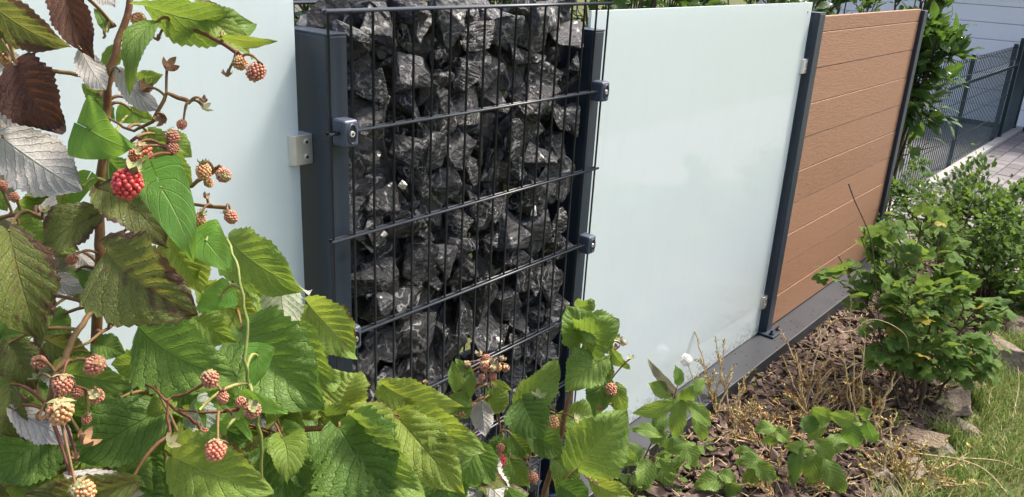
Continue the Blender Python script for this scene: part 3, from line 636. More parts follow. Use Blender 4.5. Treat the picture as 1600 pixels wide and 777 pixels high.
# low arching cane with clusters of dull orange fruit
bl = (at(120,777,0.72)); bl = (bl.x-0.05, bl.y, 0.0)
Bc = Cane('raspberry_cane', 'low arching raspberry cane with clusters of dull orange unripe berries', 'raspberry plant',
  [[(150,478,0.70),(120,515,0.67),(104,552,0.65),(86,590,0.64),(80,630,0.66),(90,700,0.70),(110,777,0.76)], [(104,548,0.65),(140,535,0.67),(178,505,0.70)], [(86,580,0.64),(120,560,.64),(140,562,0.64)], [(86,590,0.64),(88,625,0.63)], [(86,590,0.64),(130,610,.65),(150,612,0.65)],
   [(220,590,0.70),(250,615,0.67),(275,640,0.66),(310,665,0.67),(335,690,0.67)],[(262,625,0.66),(300,610,0.66),(322,598,0.66)],[(275,640,0.66),(330,645,.66),(372,640,0.67)],[(262,625,0.66),(266,680,0.65)],[(240,600,.68),(290,700,.68)]], bl, 0.0040)
LB = [
 (215,508,372,592,118,0.72,-0.02,10,'D',0.4), (96,582,206,602,70,0.70,0.0,20,'G',0.5), (255,640,112,722,98,0.72,-0.03,12,'D',0.4),
 (92,668,-15,752,105,0.70,-0.02,10,'D',0.4), (22,640,116,690,52,0.66,0.0,172,'S',0.5), (18,600,40,690,50,0.67,0,40,'O',0.6), (205,752,38,772,70,0.63,-0.02,-25,'O',0.6), (110,742,222,768,42,0.64,0,165,'S',0.5),
 (268,712,428,770,112,0.67,-0.02,12,'Y',0.5), (148,536,196,552,40,0.69,0,0,'G',0.3), (196,748,258,790,70,0.70,0,0,'D',0.3), (15,535,55,608,60,0.68,0,20,'O',0.6),
 (-10,460,18,560,60,0.78,0,0,'D',0.3), (-12,540,25,640,66,0.80,0,10,'D',0.3), (300,496,372,534,54,0.76,0,10,'G',0.4), (60,520,150,560,60,0.74,0,25,'O',0.5), (120,610,200,650,70,0.75,0,10,'D',0.4), (280,600,380,640,80,0.76,0,10,'D',0.4),
 (0,640,30,720,60,.74,0,10,'D',.4), (250,650,330,710,80,.76,0,0,'G',.4), (300,740,250,800,70,.74,0,0,'D',.4), (170,660,260,740,80,.78,0,20,'D',.4), (40,560,110,620,60,.76,0,10,'G',.3), (90,640,170,660,50,.74,0,30,'D',.4)]
for q in LB: Bc.leaf(*q)
for q in [(148,571,18,0.63,'b'),(98,600,18,0.62,'b'),(151,619,14,0.63,'b'),(94,643,23,0.61,'o'),(130,766,21,0.60,'o'),(328,592,16,0.63,'b'),(348,621,11,0.64,'b'),(337,703,19,0.63,'p'),(394,641,16,0.64,'b'),(62,566,13,0.64,'b'),(120,612,11,.65,'b'),(318,680,13,.68,'p'),(135,655,9,.66,'b'),(376,628,10,.65,'b')]: Bc.berry(*q)
for q in [(265,691,17,0.63,0),(132,690,24,0.63,1),(120,715,16,0.64,1),(60,655,14,0.64,1),(58,590,13,0.64,0),(175,505,10,.69,1),(366,652,10,.65,0),(180,485,9,.7,1)]: Bc.star(*q)
Bc.done()
# spreading cane in the middle
bm_ = at(480,777,0.98); bm_ = (bm_.x+0.05, bm_.y+0.03, 0.0)
Cc = Cane('raspberry_cane', 'spreading raspberry cane with large pleated yellow-green leaves before the gabion', 'raspberry plant',
  [[(600,660,0.96),(530,667,0.93),(440,672,0.92),(420,690,0.95),(430,777,1.0)], [(640,760,1.0),(600,740,0.97),(560,745,0.97),(430,760,0.99)], [(440,672,0.92),(400,560,0.93),(372,505,0.90),(362,420,0.88)], [(400,560,.93),(450,520,.95),(490,500,.96)], [(620,700,1.0),(610,640,1.0),(600,605,1.0)]], bm_, 0.0048)
LC = [
 (357,372,486,456,84,0.86,-0.03,22,'G',0.5), (440,440,452,520,62,0.86,-0.02,172,'Y',0.3), (318,450,422,508,60,0.88,0.0,18,'Y',0.4), (370,430,424,500,58,0.90,0,-15,'Y',0.4), (372,440,420,446,24,.89,0,30,'G',.3),
 (378,512,508,642,136,0.84,-0.04,8,'D',0.45), (484,478,556,556,76,0.95,0.0,14,'Y',0.5), (444,506,530,602,84,0.92,-0.02,16,'G',0.5), (490,540,505,585,36,.93,0,20,'Y',.4),
 (532,634,562,580,92,0.94,0.02,-25,'Y',0.5), (500,650,572,640,40,0.93,0.0,20,'G',0.4), (440,675,448,800,92,0.88,-0.04,6,'D',0.4), (530,668,612,800,138,0.85,-0.05,4,'D',0.35),
 (562,662,664,772,86,0.84,-0.03,28,'G',0.6), (552,640,622,700,64,0.90,0.0,-20,'Y',0.5), (600,602,722,634,58,0.97,0.0,22,'Y',0.5), (600,596,624,628,40,.98,0,10,'Y',.4), (628,652,760,706,74,0.95,-0.02,24,'Y',0.4), (626,656,724,770,86,0.93,-0.03,8,'Y',0.4),
 (676,682,716,716,36,0.91,0,10,'Y',0.3), (612,640,680,660,50,0.97,0,20,'Y',0.4), (612,718,652,790,60,0.97,0,0,'D',0.3), (640,700,600,790,60,0.96,0,10,'D',.3), (690,735,720,800,70,1.0,0,20,'D',.4), (735,690,770,760,44,1.04,0,0,'D',.4), (745,715,800,790,80,1.06,0,150,'S',.4),
 (560,720,640,790,60,1.0,0,30,'O',.4), (470,590,520,640,50,.97,0,0,'D',.4), (420,640,470,690,60,.96,0,10,'G',.4), (650,720,690,790,60,1.02,0,0,'D',.3), (395,600,470,660,70,.97,0,10,'D',.3)]
for q in LC: Cc.leaf(*q)
for q in [(604,694,13,0.94,'b'),(600,720,9,.95,'b'),(404,520,9,.93,'b')]: Cc.berry(*q)
for q in [(598,652,9,0.93,1),(720,650,9,0.97,1),(408,458,8,0.9,2),(712,738,8,.95,2),(664,598,8,.97,2)]: Cc.star(*q)
Cc.done()
# upright cane in front of the gabion
br = at(850,777,1.30); br = (br.x+0.0, br.y-0.02, 0.0)
Dc = Cane('raspberry_cane', 'upright red-stemmed raspberry cane with fruit tips in front of the gabion', 'raspberry plant',
  [[(918,520,1.26),(905,570,1.26),(892,610,1.26),(882,650,1.26),(872,700,1.27),(848,777,1.30)], [(880,660,1.26),(865,645,1.24),(838,634,1.23)], [(778,640,1.28),(768,600,1.27),(765,570,1.27)], [(800,790,1.30),(790,740,1.29),(778,640,1.28)], [(862,710,1.27),(820,715,1.25),(786,712,1.25)], [(880,700,1.26),(905,732,1.24),(925,755,1.24)], [(905,570,1.26),(950,600,1.25),(965,640,1.24)]], br, 0.0050)
LD = [
 (735,582,712,560,16,1.25,0,0,'G',.3), (714,612,706,562,22,1.25,0,10,'G',0.3), (732,620,738,576,20,1.25,0,0,'G',0.3), (736,632,702,618,22,1.25,0,10,'G',0.3), (740,640,700,650,24,1.27,0,20,'D',0.3), (762,640,790,598,38,1.27,0,10,'G',0.3), (770,596,800,610,12,1.26,0,10,'Y',0.3), (772,640,762,602,18,1.28,0,0,'D',.3),
 (810,628,872,558,50,1.23,0,18,'G',0.5), (816,624,850,686,66,1.21,-0.02,8,'D',0.4), (830,680,880,712,46,1.25,0,0,'D',0.4), (800,680,830,712,40,1.26,0,0,'G',0.4), (796,715,828,762,38,1.24,0,10,'G',0.3), (786,682,770,716,34,1.28,0,0,'D',.3),
 (905,528,968,498,62,1.22,-0.03,20,'G',1.2), (912,535,884,478,58,1.23,-0.02,15,'G',1.0), (916,500,950,540,56,1.21,0,-20,'G',0.9), (942,562,884,612,60,1.21,-0.02,14,'G',0.5), (900,480,930,470,40,1.24,0,40,'G',.8),
 (902,732,980,640,92,1.19,-0.02,8,'G',0.4), (884,660,942,648,44,1.27,0.02,-10,'G',0.4), (952,560,940,612,36,1.25,0,30,'G',0.7), (960,600,978,646,34,1.24,0,20,'G',0.6), (946,590,930,650,40,1.24,0,10,'D',0.6), (955,545,985,575,22,1.25,0,30,'G',.6),
 (752,630,758,682,34,1.24,0,168,'S',0.6), (868,718,896,756,40,1.25,0,0,'G',0.4), (926,752,990,775,40,1.22,0,20,'Y',0.4), (875,760,920,790,50,1.23,0,10,'D',0.4), (900,730,868,770,40,1.26,0,10,'G',.4), (960,700,1000,725,28,1.25,0,20,'G',.3), (850,690,880,640,30,1.29,0,20,'G',.3)]
for q in LD: Dc.leaf(*q)
for q in [(782,720,11,1.21,'r'),(863,659,12,1.22,'o'),(782,700,8,1.24,'b'),(833,746,10,1.22,'b'),(760,560,8,1.24,'b'),(730,569,7,1.25,'b'),(757,572,9,1.23,'b'),(778,574,8,1.24,'o'),(752,590,7,1.24,'b'),(770,588,8,1.24,'b'),(742,635,7,1.25,'o'),(790,575,7,1.24,'b'),(955,608,11,1.22,'b')]: Dc.berry(*q)
for q in [(748,555,12,1.23,2),(768,566,13,1.22,2),(784,562,11,1.23,2),(792,575,9,1.23,2),(770,578,12,1.22,2),(842,620,15,1.21,0),(860,635,11,1.22,0),(972,538,13,1.19,2),(962,545,10,1.19,1),(900,655,12,1.22,0),(916,745,12,1.21,2),(930,755,9,1.21,2),(938,640,9,1.22,1),(850,655,10,1.22,0),(985,560,8,1.24,0),(965,530,9,1.2,0)]: Dc.star(*q)
Dc.done()
# the thick of the raspberry patch, in the shade of the front leaves
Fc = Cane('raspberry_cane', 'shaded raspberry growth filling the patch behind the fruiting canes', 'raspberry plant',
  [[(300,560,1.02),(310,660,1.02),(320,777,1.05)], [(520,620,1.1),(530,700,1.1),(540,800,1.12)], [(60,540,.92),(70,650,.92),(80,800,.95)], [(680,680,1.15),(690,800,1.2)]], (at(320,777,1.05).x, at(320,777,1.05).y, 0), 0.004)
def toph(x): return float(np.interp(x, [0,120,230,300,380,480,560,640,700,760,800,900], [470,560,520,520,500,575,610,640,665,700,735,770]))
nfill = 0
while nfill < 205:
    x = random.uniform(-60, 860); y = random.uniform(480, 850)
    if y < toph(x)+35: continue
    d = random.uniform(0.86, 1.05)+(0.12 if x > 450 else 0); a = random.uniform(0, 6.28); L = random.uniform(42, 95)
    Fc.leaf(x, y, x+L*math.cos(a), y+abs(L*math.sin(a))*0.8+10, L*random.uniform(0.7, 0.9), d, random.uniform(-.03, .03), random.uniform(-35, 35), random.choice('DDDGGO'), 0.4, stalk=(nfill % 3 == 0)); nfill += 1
Fc.done()
# young growth knitting the front of the patch together
Hc = Cane('raspberry_cane', 'leafy raspberry side shoots knitting the front of the patch together', 'raspberry plant',
  [[(250,600,.80),(255,690,.80),(260,790,.84)], [(40,420,.80),(30,560,.80),(20,777,.82)], [(540,650,1.0),(560,777,1.02)], [(420,560,.9),(425,777,.92)]], (at(260,790,.84).x, at(260,790,.84).y, 0), 0.003)
n_ = 0; hr = random.Random(21)
while n_ < 105:
    x = hr.uniform(-30, 780); y = hr.uniform(400, 790)
    if y < toph(x)+8: continue
    d = (0.70+0.14*hr.random()) if x < 330 else (0.84+0.16*hr.random()) if x < 560 else (0.98+0.16*hr.random())
    an = hr.uniform(-0.6, 3.7); L = hr.uniform(34, 78); kd = hr.choice('GGGYYYOD')
    Hc.leaf(x, y, x+L*math.cos(an), y+L*abs(math.sin(an))*0.9+8, L*hr.uniform(0.62, 0.85), d, hr.uniform(-.04, .02), hr.uniform(-45, 45) if hr.random() > .1 else 165, kd, hr.uniform(0.4, 1.1), wave=0.12, stalk=(n_ % 2 == 0)); n_ += 1
for k in range(16):
    x = hr.uniform(-30, 120); y = hr.uniform(255, 470); an = hr.uniform(-0.6, 3.7); L = hr.uniform(40, 75); Hc.leaf(x, y, x+L*math.cos(an), y+L*abs(math.sin(an))*0.9+8, L*hr.uniform(0.62, 0.85), .79+.06*hr.random(), 0, hr.uniform(-40, 40) if hr.random() > .2 else 165, hr.choice('GYOOS'), hr.uniform(.4, 1.1), wave=.12, stalk=False)
Hc.done()
# bindweed twining through
Vc = Cane('bindweed_vine', 'bindweed with bright arrow-shaped leaves twining up the tall raspberry cane', 'vine',
  [[(140,205,0.70),(172,240,0.73),(168,320,0.74),(250,300,0.68),(300,360,0.70),(356,372,0.70),(372,420,0.68),(388,500,0.68),(384,580,0.68),(392,620,0.70),(405,680,0.72),(410,777,0.76)]], (at(410,777,0.76).x, at(410,777,0.76).y, 0), 0.0016)
for q in [(141,203,207,232,112,0.67,-0.01,10,'V',0.4), (252,294,303,412,92,0.64,-0.01,8,'V',0.4), (322,376,362,424,74,0.68,0,0,'V',0.3), (346,462,304,484,54,0.69,0,10,'V',0.4), (402,556,397,603,54,0.70,0,0,'V',0.3), (396,628,450,646,38,0.68,0,20,'V',0.4), (340,690,342,755,36,0.66,0,30,'V',0.5), (372,640,340,670,26,0.68,0,30,'V',0.4),
          (200,180,245,190,34,.78,0,0,'V',.3), (290,380,310,440,50,.73,0,20,'V',.3), (130,290,105,340,34,.72,0,20,'V',.3), (372,655,395,690,24,.7,0,20,'V',.3), (312,640,322,668,14,.66,0,0,'V',.3)]:
    Vc.leaf(*q, shape='bind', pleat=0.0, fold=0.12, wave=0.04)
Vc.done(M_stemg)

# ------------------------------------------------------------------ raspberry suckers in the bed
def sucker(label, base, tip, leaves, group=None, dtip=0.0):
    bp = gnd(*base); d = depth_of(bp); t = Cane('raspberry_sucker', label, 'raspberry plant', [], tuple(bp), 0.003, group)
    tp = at(tip[0], tip[1], d+dtip); pts = curve3(bp, tp, 0.03, 10); t.mb.tube(pts, [0.0032-0.0018*i/10 for i in range(11)], 7); t.polys.append(pts)
    for q in leaves:
        bx, by, tx, ty, wd, kd = q[:6]; t.leaf(bx, by, tx, ty, wd*0.72, d-0.02+random.uniform(-.06, .03), random.uniform(-.03, .03), random.uniform(-20, 30), kd, 0.6, fold=0.25)
    t.done(); return t
sucker('young raspberry shoot with red stem leaning over the metal plinth', (985,765), (1052,625), [(1052,628,988,645,34,'G'),(1048,612,1012,598,36,'G'),(1060,618,1012,560,22,'S'),(1062,622,1052,690,34,'G'),(1070,628,1085,600,30,'G'),(1075,630,1112,665,32,'G'),(1080,618,1100,590,26,'G'),(1060,600,1055,570,24,'D'),(1085,650,1098,690,28,'G'),(1040,650,1020,670,40,'G'),
  (1030,680,985,672,30,'G'),(1000,700,972,720,40,'G'),(1010,720,1000,770,44,'G'),(985,745,960,790,50,'G'),(1040,700,1075,690,34,'G'),(1070,690,1085,730,40,'G'),(1030,720,1050,760,44,'G'),(1020,690,1040,665,30,'G'),(975,740,955,715,34,'G')])
sucker('raspberry shoot with broad fresh leaves over the bark mulch', (1275,770), (1285,650), [(1290,652,1262,690,36,'G'),(1270,640,1300,655,40,'G'),(1300,648,1345,660,34,'G'),(1330,655,1335,700,42,'D'),(1345,650,1362,640,28,'G'),(1355,660,1372,690,34,'D'),(1262,650,1268,680,36,'D'),(1275,690,1300,720,36,'G'),(1290,700,1325,690,40,'G'),(1275,710,1265,760,44,'G'),(1290,720,1310,775,46,'G'),(1252,700,1240,760,34,'D'),(1265,700,1225,698,28,'G')])
sucker('small raspberry shoot low on the mulch below the broad-leaved shoot', (1195,775), (1210,665), [(1210,668,1178,672,30,'G'),(1212,670,1235,690,30,'G'),(1205,680,1200,695,30,'G'),(1190,720,1150,725,34,'G'),(1185,725,1215,750,36,'G'),(1180,730,1160,760,30,'G'),(1150,705,1182,708,20,'G')])
sucker('flat-lying raspberry shoot with three leaves at the mulch edge', (1120,785), (1120,750), [(1130,750,1082,765,44,'G'),(1125,740,1150,752,30,'G'),(1140,755,1155,775,36,'G'),(1135,765,1125,785,40,'G')])

# low weeds at the foot of the plinth
def small_leaf_mesh(kind, name, L=1.0, W=0.5, nu=8, nw=2, seed=0, mat='P', droop=0.5, pleat=0.0, fold=0.25):
    v, f, uv = leaf_grid(L, W, kind, nu=nu, nw=nw, pleat=pleat, fold=fold, droop=droop, wave=0.04, seed=seed); return MB().add(v, f, uv).mesh(name, LM[mat])
def palm_leaf(seed, mat='K'):
    r = random.Random(seed); V, UV, F = [(0.02, 0, 0)], [(0.0, 0.5)], []; n = 44
    for k in range(n+1):
        th = -2.45+4.9*k/n; lob = 0.0
        for c, a, wd in ((0, 1.0, 0.50), (0.95, 0.80, 0.46), (-0.95, 0.80, 0.46), (1.85, 0.52, 0.42), (-1.85, 0.52, 0.42)): lob = max(lob, a*max(0, 1-(abs(th-c)/wd/1.5)**1.5))
        rr = (0.34+0.42*lob)*(1+0.07*((k*0.5) % 1.0-0.5)*4*0.5)*(1 if abs(th) < 2.3 else 0.75)
        for q in (0.5, 1.0):
            x, y = rr*q*math.cos(th)+0.22*q*0, rr*q*math.sin(th)
            z = 0.10*q*abs(math.sin(2.5*th))*0.6-0.28*(rr*q)**2+0.05*math.sin(3*th+seed)*q
            V.append((x, y, z)); UV.append((min(1, rr*q*1.1), 0.5+0.5*q*math.sin(th*1.6)*0.9))
    for k in range(n): 
        a, b = 1+2*k, 3+2*k; F += [(0, a, b), (a, a+1, b+1, b)]
    return MB().add(V, F, UV).mesh('leaf', LM[mat])
def stuff_leaves(name, lst, meshes, mat, parent):
    dat = [([v.co.copy() for v in m.vertices], [tuple(p.vertices) for p in m.polygons], m) for m in meshes]; uvs = []
    for m in meshes:
        u = [None]*len(m.vertices)
        for l, d in zip(m.loops, m.uv_layers[0].data): u[l.vertex_index] = tuple(d.uv)
        uvs.append(u)
    mb = MB()
    for k, mt in lst:
        v, f, _ = dat[k % len(dat)]; mb.add([tuple(mt @ p) for p in v], f, uvs[k % len(dat)])
    o = part(name, mb, mat, parent, True); o['kind'] = 'stuff'; return o
def leaf_matrix(p, out, up, s, jit=0.5):
    """leaf at p pointing outward with its face turned up, some jitter"""
    x = (out+Vector((random.gauss(0, jit), random.gauss(0, jit), random.gauss(0, jit)-0.15))).normalized()
    n = (up+Vector((random.gauss(0, jit*.6), random.gauss(0, jit*.6), random.gauss(0, jit*.6)))); n = (n-x*n.dot(x)).normalized()
    y = n.cross(x); m = Matrix((x, y, n)).transposed().to_4x4(); m.translation = p; return m @ Matrix.Scale(s, 4)
class Bush:
    def __init__(s, name, label, cat, base, mat=M_dark_twig, group=None):
        s.t = thing(name, label, cat, tuple(base), group); s.b = Vector(base); s.mb = MB(); s.tips = []; s.mat = mat
    def branch(s, p, q, r0, r1, kids, kidlen, bend=0.06, depth=0):
        pts = curve3(p, q, bend, 8); pts = [a+Vector((random.gauss(0, .006), random.gauss(0, .006), 0)) if 0 < i < 8 else a for i, a in enumerate(pts)]
        s.mb.tube(pts, [r0+(r1-r0)*i/8 for i in range(9)], 6)
        for i in range(2, 9): s.tips.append((pts[i], (pts[i]-pts[i-1]).normalized(), i/8))
        for k in range(kids):
            i = random.randint(3, 7); d = (q-p).normalized()+Vector((random.gauss(0, .7), random.gauss(0, .7), random.gauss(0.15, .4))); 
            s.branch(pts[i], pts[i]+d.normalized()*kidlen*random.uniform(.6, 1.2), r0*0.55, r1*0.7, 0 if depth else 2, kidlen*0.55, bend*0.3, depth+1)
    def finish(s): part('stems', s.mb, s.mat, s.t, True)
    def leaves(s, n_obj, n_stuff, meshes, mat, size, jit=0.5, spread=0.03, key=None, pick=None, lowcut=None):
        c = sum((p for p, d, u in s.tips), Vector())/len(s.tips); L = []
        while len(L) < n_obj+n_stuff:
            p, d, u = random.choice(s.tips)
            if lowcut and p.z < lowcut and random.random() < 0.93: continue
            q = p+Vector((random.gauss(0, spread), random.gauss(0, spread), random.gauss(0, spread))); out = (q-c).normalized()*0.8+d*0.5
            L.append((q, leaf_matrix(q, out, Vector((0, 0, 1))+out*0.35, size*random.uniform(0.6, 1.25), jit)))
        L.sort(key=lambda a: depth_of(a[0])-0.35*a[0].z)
        for i, (q, m) in enumerate(L[:n_obj]):
            o = link('leaf', pick(i) if pick else random.choice(meshes), s.t); child_at(o, s.t, m)
        if n_stuff: stuff_leaves('foliage', [(random.randrange(9), m) for q, m in L[n_obj:]], meshes, mat, s.t)
# currant bush
PALM = [palm_leaf(k) for k in range(6)]; PALMY = [palm_leaf(k, 'KY') for k in range(2)]
cb = gnd(1415,632); cd = depth_of(cb)
cur = Bush('currant_bush', 'currant bush with lobed leaves, some turning yellow, beside the plank panel', 'bush', cb)
for px, py, dd in [(1310,400,0.05),(1345,370,0.15),(1400,410,-0.1),(1440,345,0.05),(1470,370,0.1),(1500,420,-0.05),(1535,480,-0.1),(1330,440,-0.1),(1460,450,-0.2),(1380,380,0.25),(1420,460,-0.25),(1520,540,-0.2),(1500,385,0.3),(1350,500,-0.2),(1450,570,-0.25),(1550,520,0.1)]:
    cur.branch(cb+Vector((random.gauss(0, .04), random.gauss(0, .04), 0)), at(px, py, cd+dd), 0.006, 0.002, 3, 0.15)
cur.leaves(290, 420, PALM, LM['K'], 0.060, 0.45, 0.022, pick=lambda i: random.choice(PALMY) if random.random() < 0.045 else random.choice(PALM), lowcut=0.20)
cur.finish()
# small-leaved shrub
PRIV = [small_leaf_mesh('ell', 'leaf', 1, 0.55, 6, 1, k, 'P') for k in range(4)]
def shrub(label, base, tips, n1, n2, size, group=None, kid=0.2):
    d = depth_of(base); s = Bush('leafy_shrub', label, 'shrub', base, M_dark_twig, group)
    for px, py, dd in tips: s.branch(base+Vector((random.gauss(0, .05), random.gauss(0, .05), 0)), at(px, py, d+dd), 0.005, 0.0015, 4, kid)
    s.leaves(n1, n2, PRIV, LM['P'], size, 0.5, 0.02); s.finish(); return s
shrub('small-leaved green shrub between the currant bush and the paved drive', Vector((4.62,0.62,0.0)), [(1400,330,0.2),(1440,310,0.3),(1480,300,0.1),(1520,290,0.2),(1545,310,-0.1),(1580,330,0.1),(1500,340,-0.3),(1560,380,-0.3),(1600,400,0),(1530,420,-0.35),(1470,370,-0.1),(1590,450,-0.3),(1550,350,0.4),(1620,360,.2),(1510,285,.35),(1560,300,.3),(1590,300,.15),(1575,350,-.2),(1600,330,.3),(1540,335,.15),(1490,320,.25),(1610,300,.1)], 295, 4300, 0.036)
shrub('dark leafy shrub at the lawn side below the small-leaved shrub', Vector((4.78,0.42,-0.0)), [(1560,440,0),(1600,420,0.1),(1580,470,-0.1),(1640,440,0.1),(1610,470,-.1)], 160, 700, 0.046, kid=0.15)
shrub('straggling green shrub growing against the end post', Vector((5.05,1.0,-0.02)), [(1400,290,0.1),(1385,330,0.2),(1420,310,0.2),(1450,300,0.3),(1380,360,0),(1430,340,0)], 140, 500, 0.046)
# cherry laurel hedge behind the fence
LAUR = [small_leaf_mesh('ell', 'leaf', 1, 0.40, 8, 2, k, 'L', 0.5, fold=0.3) for k in range(5)]
def laurel(label, x, y, z0, h, spread, n1, n2, hi=False):
    s = Bush('cherry_laurel', label, 'hedge', (x, y, z0), M_dark_twig, 'cherry laurels behind the fence')
    for k in range(15 if hi else 11):
        a = random.uniform(0, 6.28); r = random.uniform(0.3, 1)*spread
        s.branch(s.b+Vector((random.gauss(0, .06), random.gauss(0, .06), 0)), Vector((x+r*math.cos(a), y+0.75*r*math.sin(a), z0+h*random.uniform(0.55 if hi else 0.6, 1.0))), 0.012, 0.004, 5, 0.20 if hi else 0.32)
    s.leaves(n1, n2, LAUR, LM['L'], 0.14, 0.55, 0.03, lowcut=0.55 if hi else None); s.finish(); return s
for i, x in enumerate((2.6, 3.6, 4.6, 5.6, 6.6, 7.6, 8.5)):
    laurel('dark cherry laurel of the hedge row showing above the fence top', x, 3.0+0.1*(i % 2), hgt(x, 3), 2.15+0.1*(i % 3)-hgt(x, 3), 0.62, 60, 620)
laurel('glossy cherry laurel spilling past the end post towards the mesh fence', 6.72, 1.80, -0.40, 2.5, 0.27, 295, 850, True)

# ------------------------------------------------------------------ twiggy half-dry shrubs in the bed
def twiggy(label, base, tips, seed, red=0.3, group=None):
    r = random.Random(seed); bp = gnd(*base); d = depth_of(bp); t = thing('dry_twiggy_shrub', label, 'shrub', tuple(bp), group); mb = MB(); nd = MB(); nr = MB()
    def needles(pts, dens):
        for i in range(1, len(pts)):
            for k in range(dens):
                p = pts[i-1].lerp(pts[i], r.random()); dr = (pts[i]-pts[i-1]).normalized(); o = (dr*0.7+Vector((r.gauss(0, .6), r.gauss(0, .6), r.gauss(0.2, .4)))).normalized(); L = r.uniform(.008, .017)
                sd = o.cross(Vector((r.random(), r.random(), 1))).normalized()*L*0.20; tgt = nr if r.random() < (red+.12)*(1.5-i/len(pts)) else nd
                tgt.add([tuple(p), tuple(p+o*L*.5+sd), tuple(p+o*L), tuple(p+o*L*.5-sd)], [(0, 1, 2, 3)])
    for (px, py, dd) in list(tips)+[(x+r.uniform(-26, 26), min(base[1]-18, y+r.uniform(35, 120)), e+r.uniform(-.08, .08)) for (x, y, e) in tips]:
        q = at(px, py, d+dd); b2 = bp+Vector((r.gauss(0, .03), r.gauss(0, .03), 0)); pts = curve3(b2, q, r.uniform(-.02, .04), 9)
        pts = [a+Vector((r.gauss(0, .004), r.gauss(0, .004), 0)) if 0 < i < 9 else a for i, a in enumerate(pts)]
        mb.tube(pts, [0.0038-0.0022*i/9 for i in range(10)], 5); needles(pts[2:], 7)
        for k in range(r.randint(2, 4)):
            i = r.randint(2, 8); o = (q-b2).normalized()+Vector((r.gauss(0, .6), r.gauss(0, .6), r.gauss(0, .4))); e = pts[i]+o.normalized()*r.uniform(.025, .075); pp = curve3(pts[i], e, .01, 4)
            mb.tube(pp, [.0019, .0017, .0015, .0013, .0010], 4); needles(pp, 4)
    part('twigs', mb, M_twig, t, True)
    for nm, b, mt in (('leaves', nd, M_needle), ('russet_leaves', nr, M_needle_red)):
        if b.v: o = part(nm, b, mt, t); o['kind'] = 'stuff'
twiggy('thin dry shrub with pale twigs standing against the metal plinth', (1135,665), [(1083,512,.05),(1118,525,.05),(1132,530,.03),(1095,560,0),(1150,570,.05),(1105,600,0),(1165,590,0),(1180,640,-.05),(1085,640,0)], 1, .15)
twiggy('half-dry shrub with tall bare twigs and russet leaves', (1270,668), [(1212,505,.05),(1240,540,0),(1222,555,-.05),(1295,490,.05),(1305,530,0),(1285,570,0),(1250,590,0),(1320,600,.05),(1200,620,-.05),(1230,610,0),(1300,620,-.1),(1262,560,.05)], 2, .5)
twiggy('dry shrub with one long yellow-tipped twig in front of the currant bush', (1335,690), [(1330,470,.0),(1352,520,0),(1320,590,0),(1345,600,0),(1400,580,0),(1375,620,-.05),(1310,640,0),(1405,590,.05)], 3, .25)
twiggy('low dry shrub spreading over the bark between plinth and raspberry shoots', (1190,700), [(1150,640,0),(1175,625,0),(1215,640,0),(1230,660,0),(1140,680,-.05),(1200,650,.05),(1240,690,0)], 4, .45)
twiggy('sparse dry shrub by the pale edging stones', (1385,745), [(1345,640,0),(1365,650,0),(1400,640,0),(1410,680,0),(1430,700,0),(1340,700,-.05),(1380,690,0),(1360,720,0),(1450,690,0)], 5, .25)
twiggy('yellowing dry shrub sprawling towards the lawn', (1420,775), [(1390,700,0),(1420,690,0),(1450,700,-.03),(1480,690,0),(1500,720,0),(1460,740,0),(1360,745,0),(1530,700,0),(1400,730,0)], 6, .1)
twiggy('low russet shrub in the shade under the currant bush', (1330,640), [(1300,570,0),(1340,580,0),(1360,570,0),(1310,600,0),(1370,610,0)], 7, .6)
twiggy('tuft of dry twigs between the flat raspberry shoot and broad-leaved shoot', (1230,775), [(1190,720,0),(1220,700,0),(1250,720,0),(1350,740,0),(1170,750,0),(1300,740,0)], 8, .4)

# small green weeds
def weed(label, px, py, n, size, seed):
    r = random.Random(seed); b = gnd(px, py); t = thing('low_weed', label, 'weed', tuple(b), 'small weeds in the bed'); mb = MB()
    for k in range(n):
        an = r.uniform(0, 6.28); o = Vector((math.cos(an), math.sin(an), r.uniform(.5, 2.2))).normalized(); e = b+o*size*r.uniform(.8, 2.2); mb.tube(curve3(b, e, .01, 4), .0011, 4)
        l = link('leaf', r.choice(WEED), t); child_at(l, t, leaf_matrix(e, Vector((o.x, o.y, .1)), Vector((0, 0, 1)), size*r.uniform(.7, 1.3), .35))
    part('stems', mb, M_stemg, t, True)
WEED = [small_leaf_mesh('rasp', 'leaf', 1, 0.62, 12, 3, k, 'G', 0.6, 0.05) for k in range(4)]
for k, (px, py, n, sz, lb) in enumerate([(1010,735,16,.045,'leafy green weed at the foot of the plinth beside the leaning shoot'),(1045,760,14,.04,'leafy green weed below the leaning raspberry shoot'),(1075,715,12,.038,'small green weed under the dandelion clock'),(1165,600,9,.028,'tiny weed sprouting against the plinth behind the thin dry shrub'),(1100,745,9,.03,'tiny green weed on the mulch near the flat-lying shoot'),
    (1240,640,8,.025,'tiny weed at the base of the russet half-dry shrub'),(1390,665,10,.03,'small weed at the shaded foot of the currant bush'),(1470,640,12,.035,'green weed between the upright edging stone and currant stems'),(980,790,14,.05,'broad green weed by the red-stemmed cane'),(1350,720,9,.028,'small weed between broad-leaved shoot and dry shrub')]):
    weed(lb, px, py, n, sz, k)
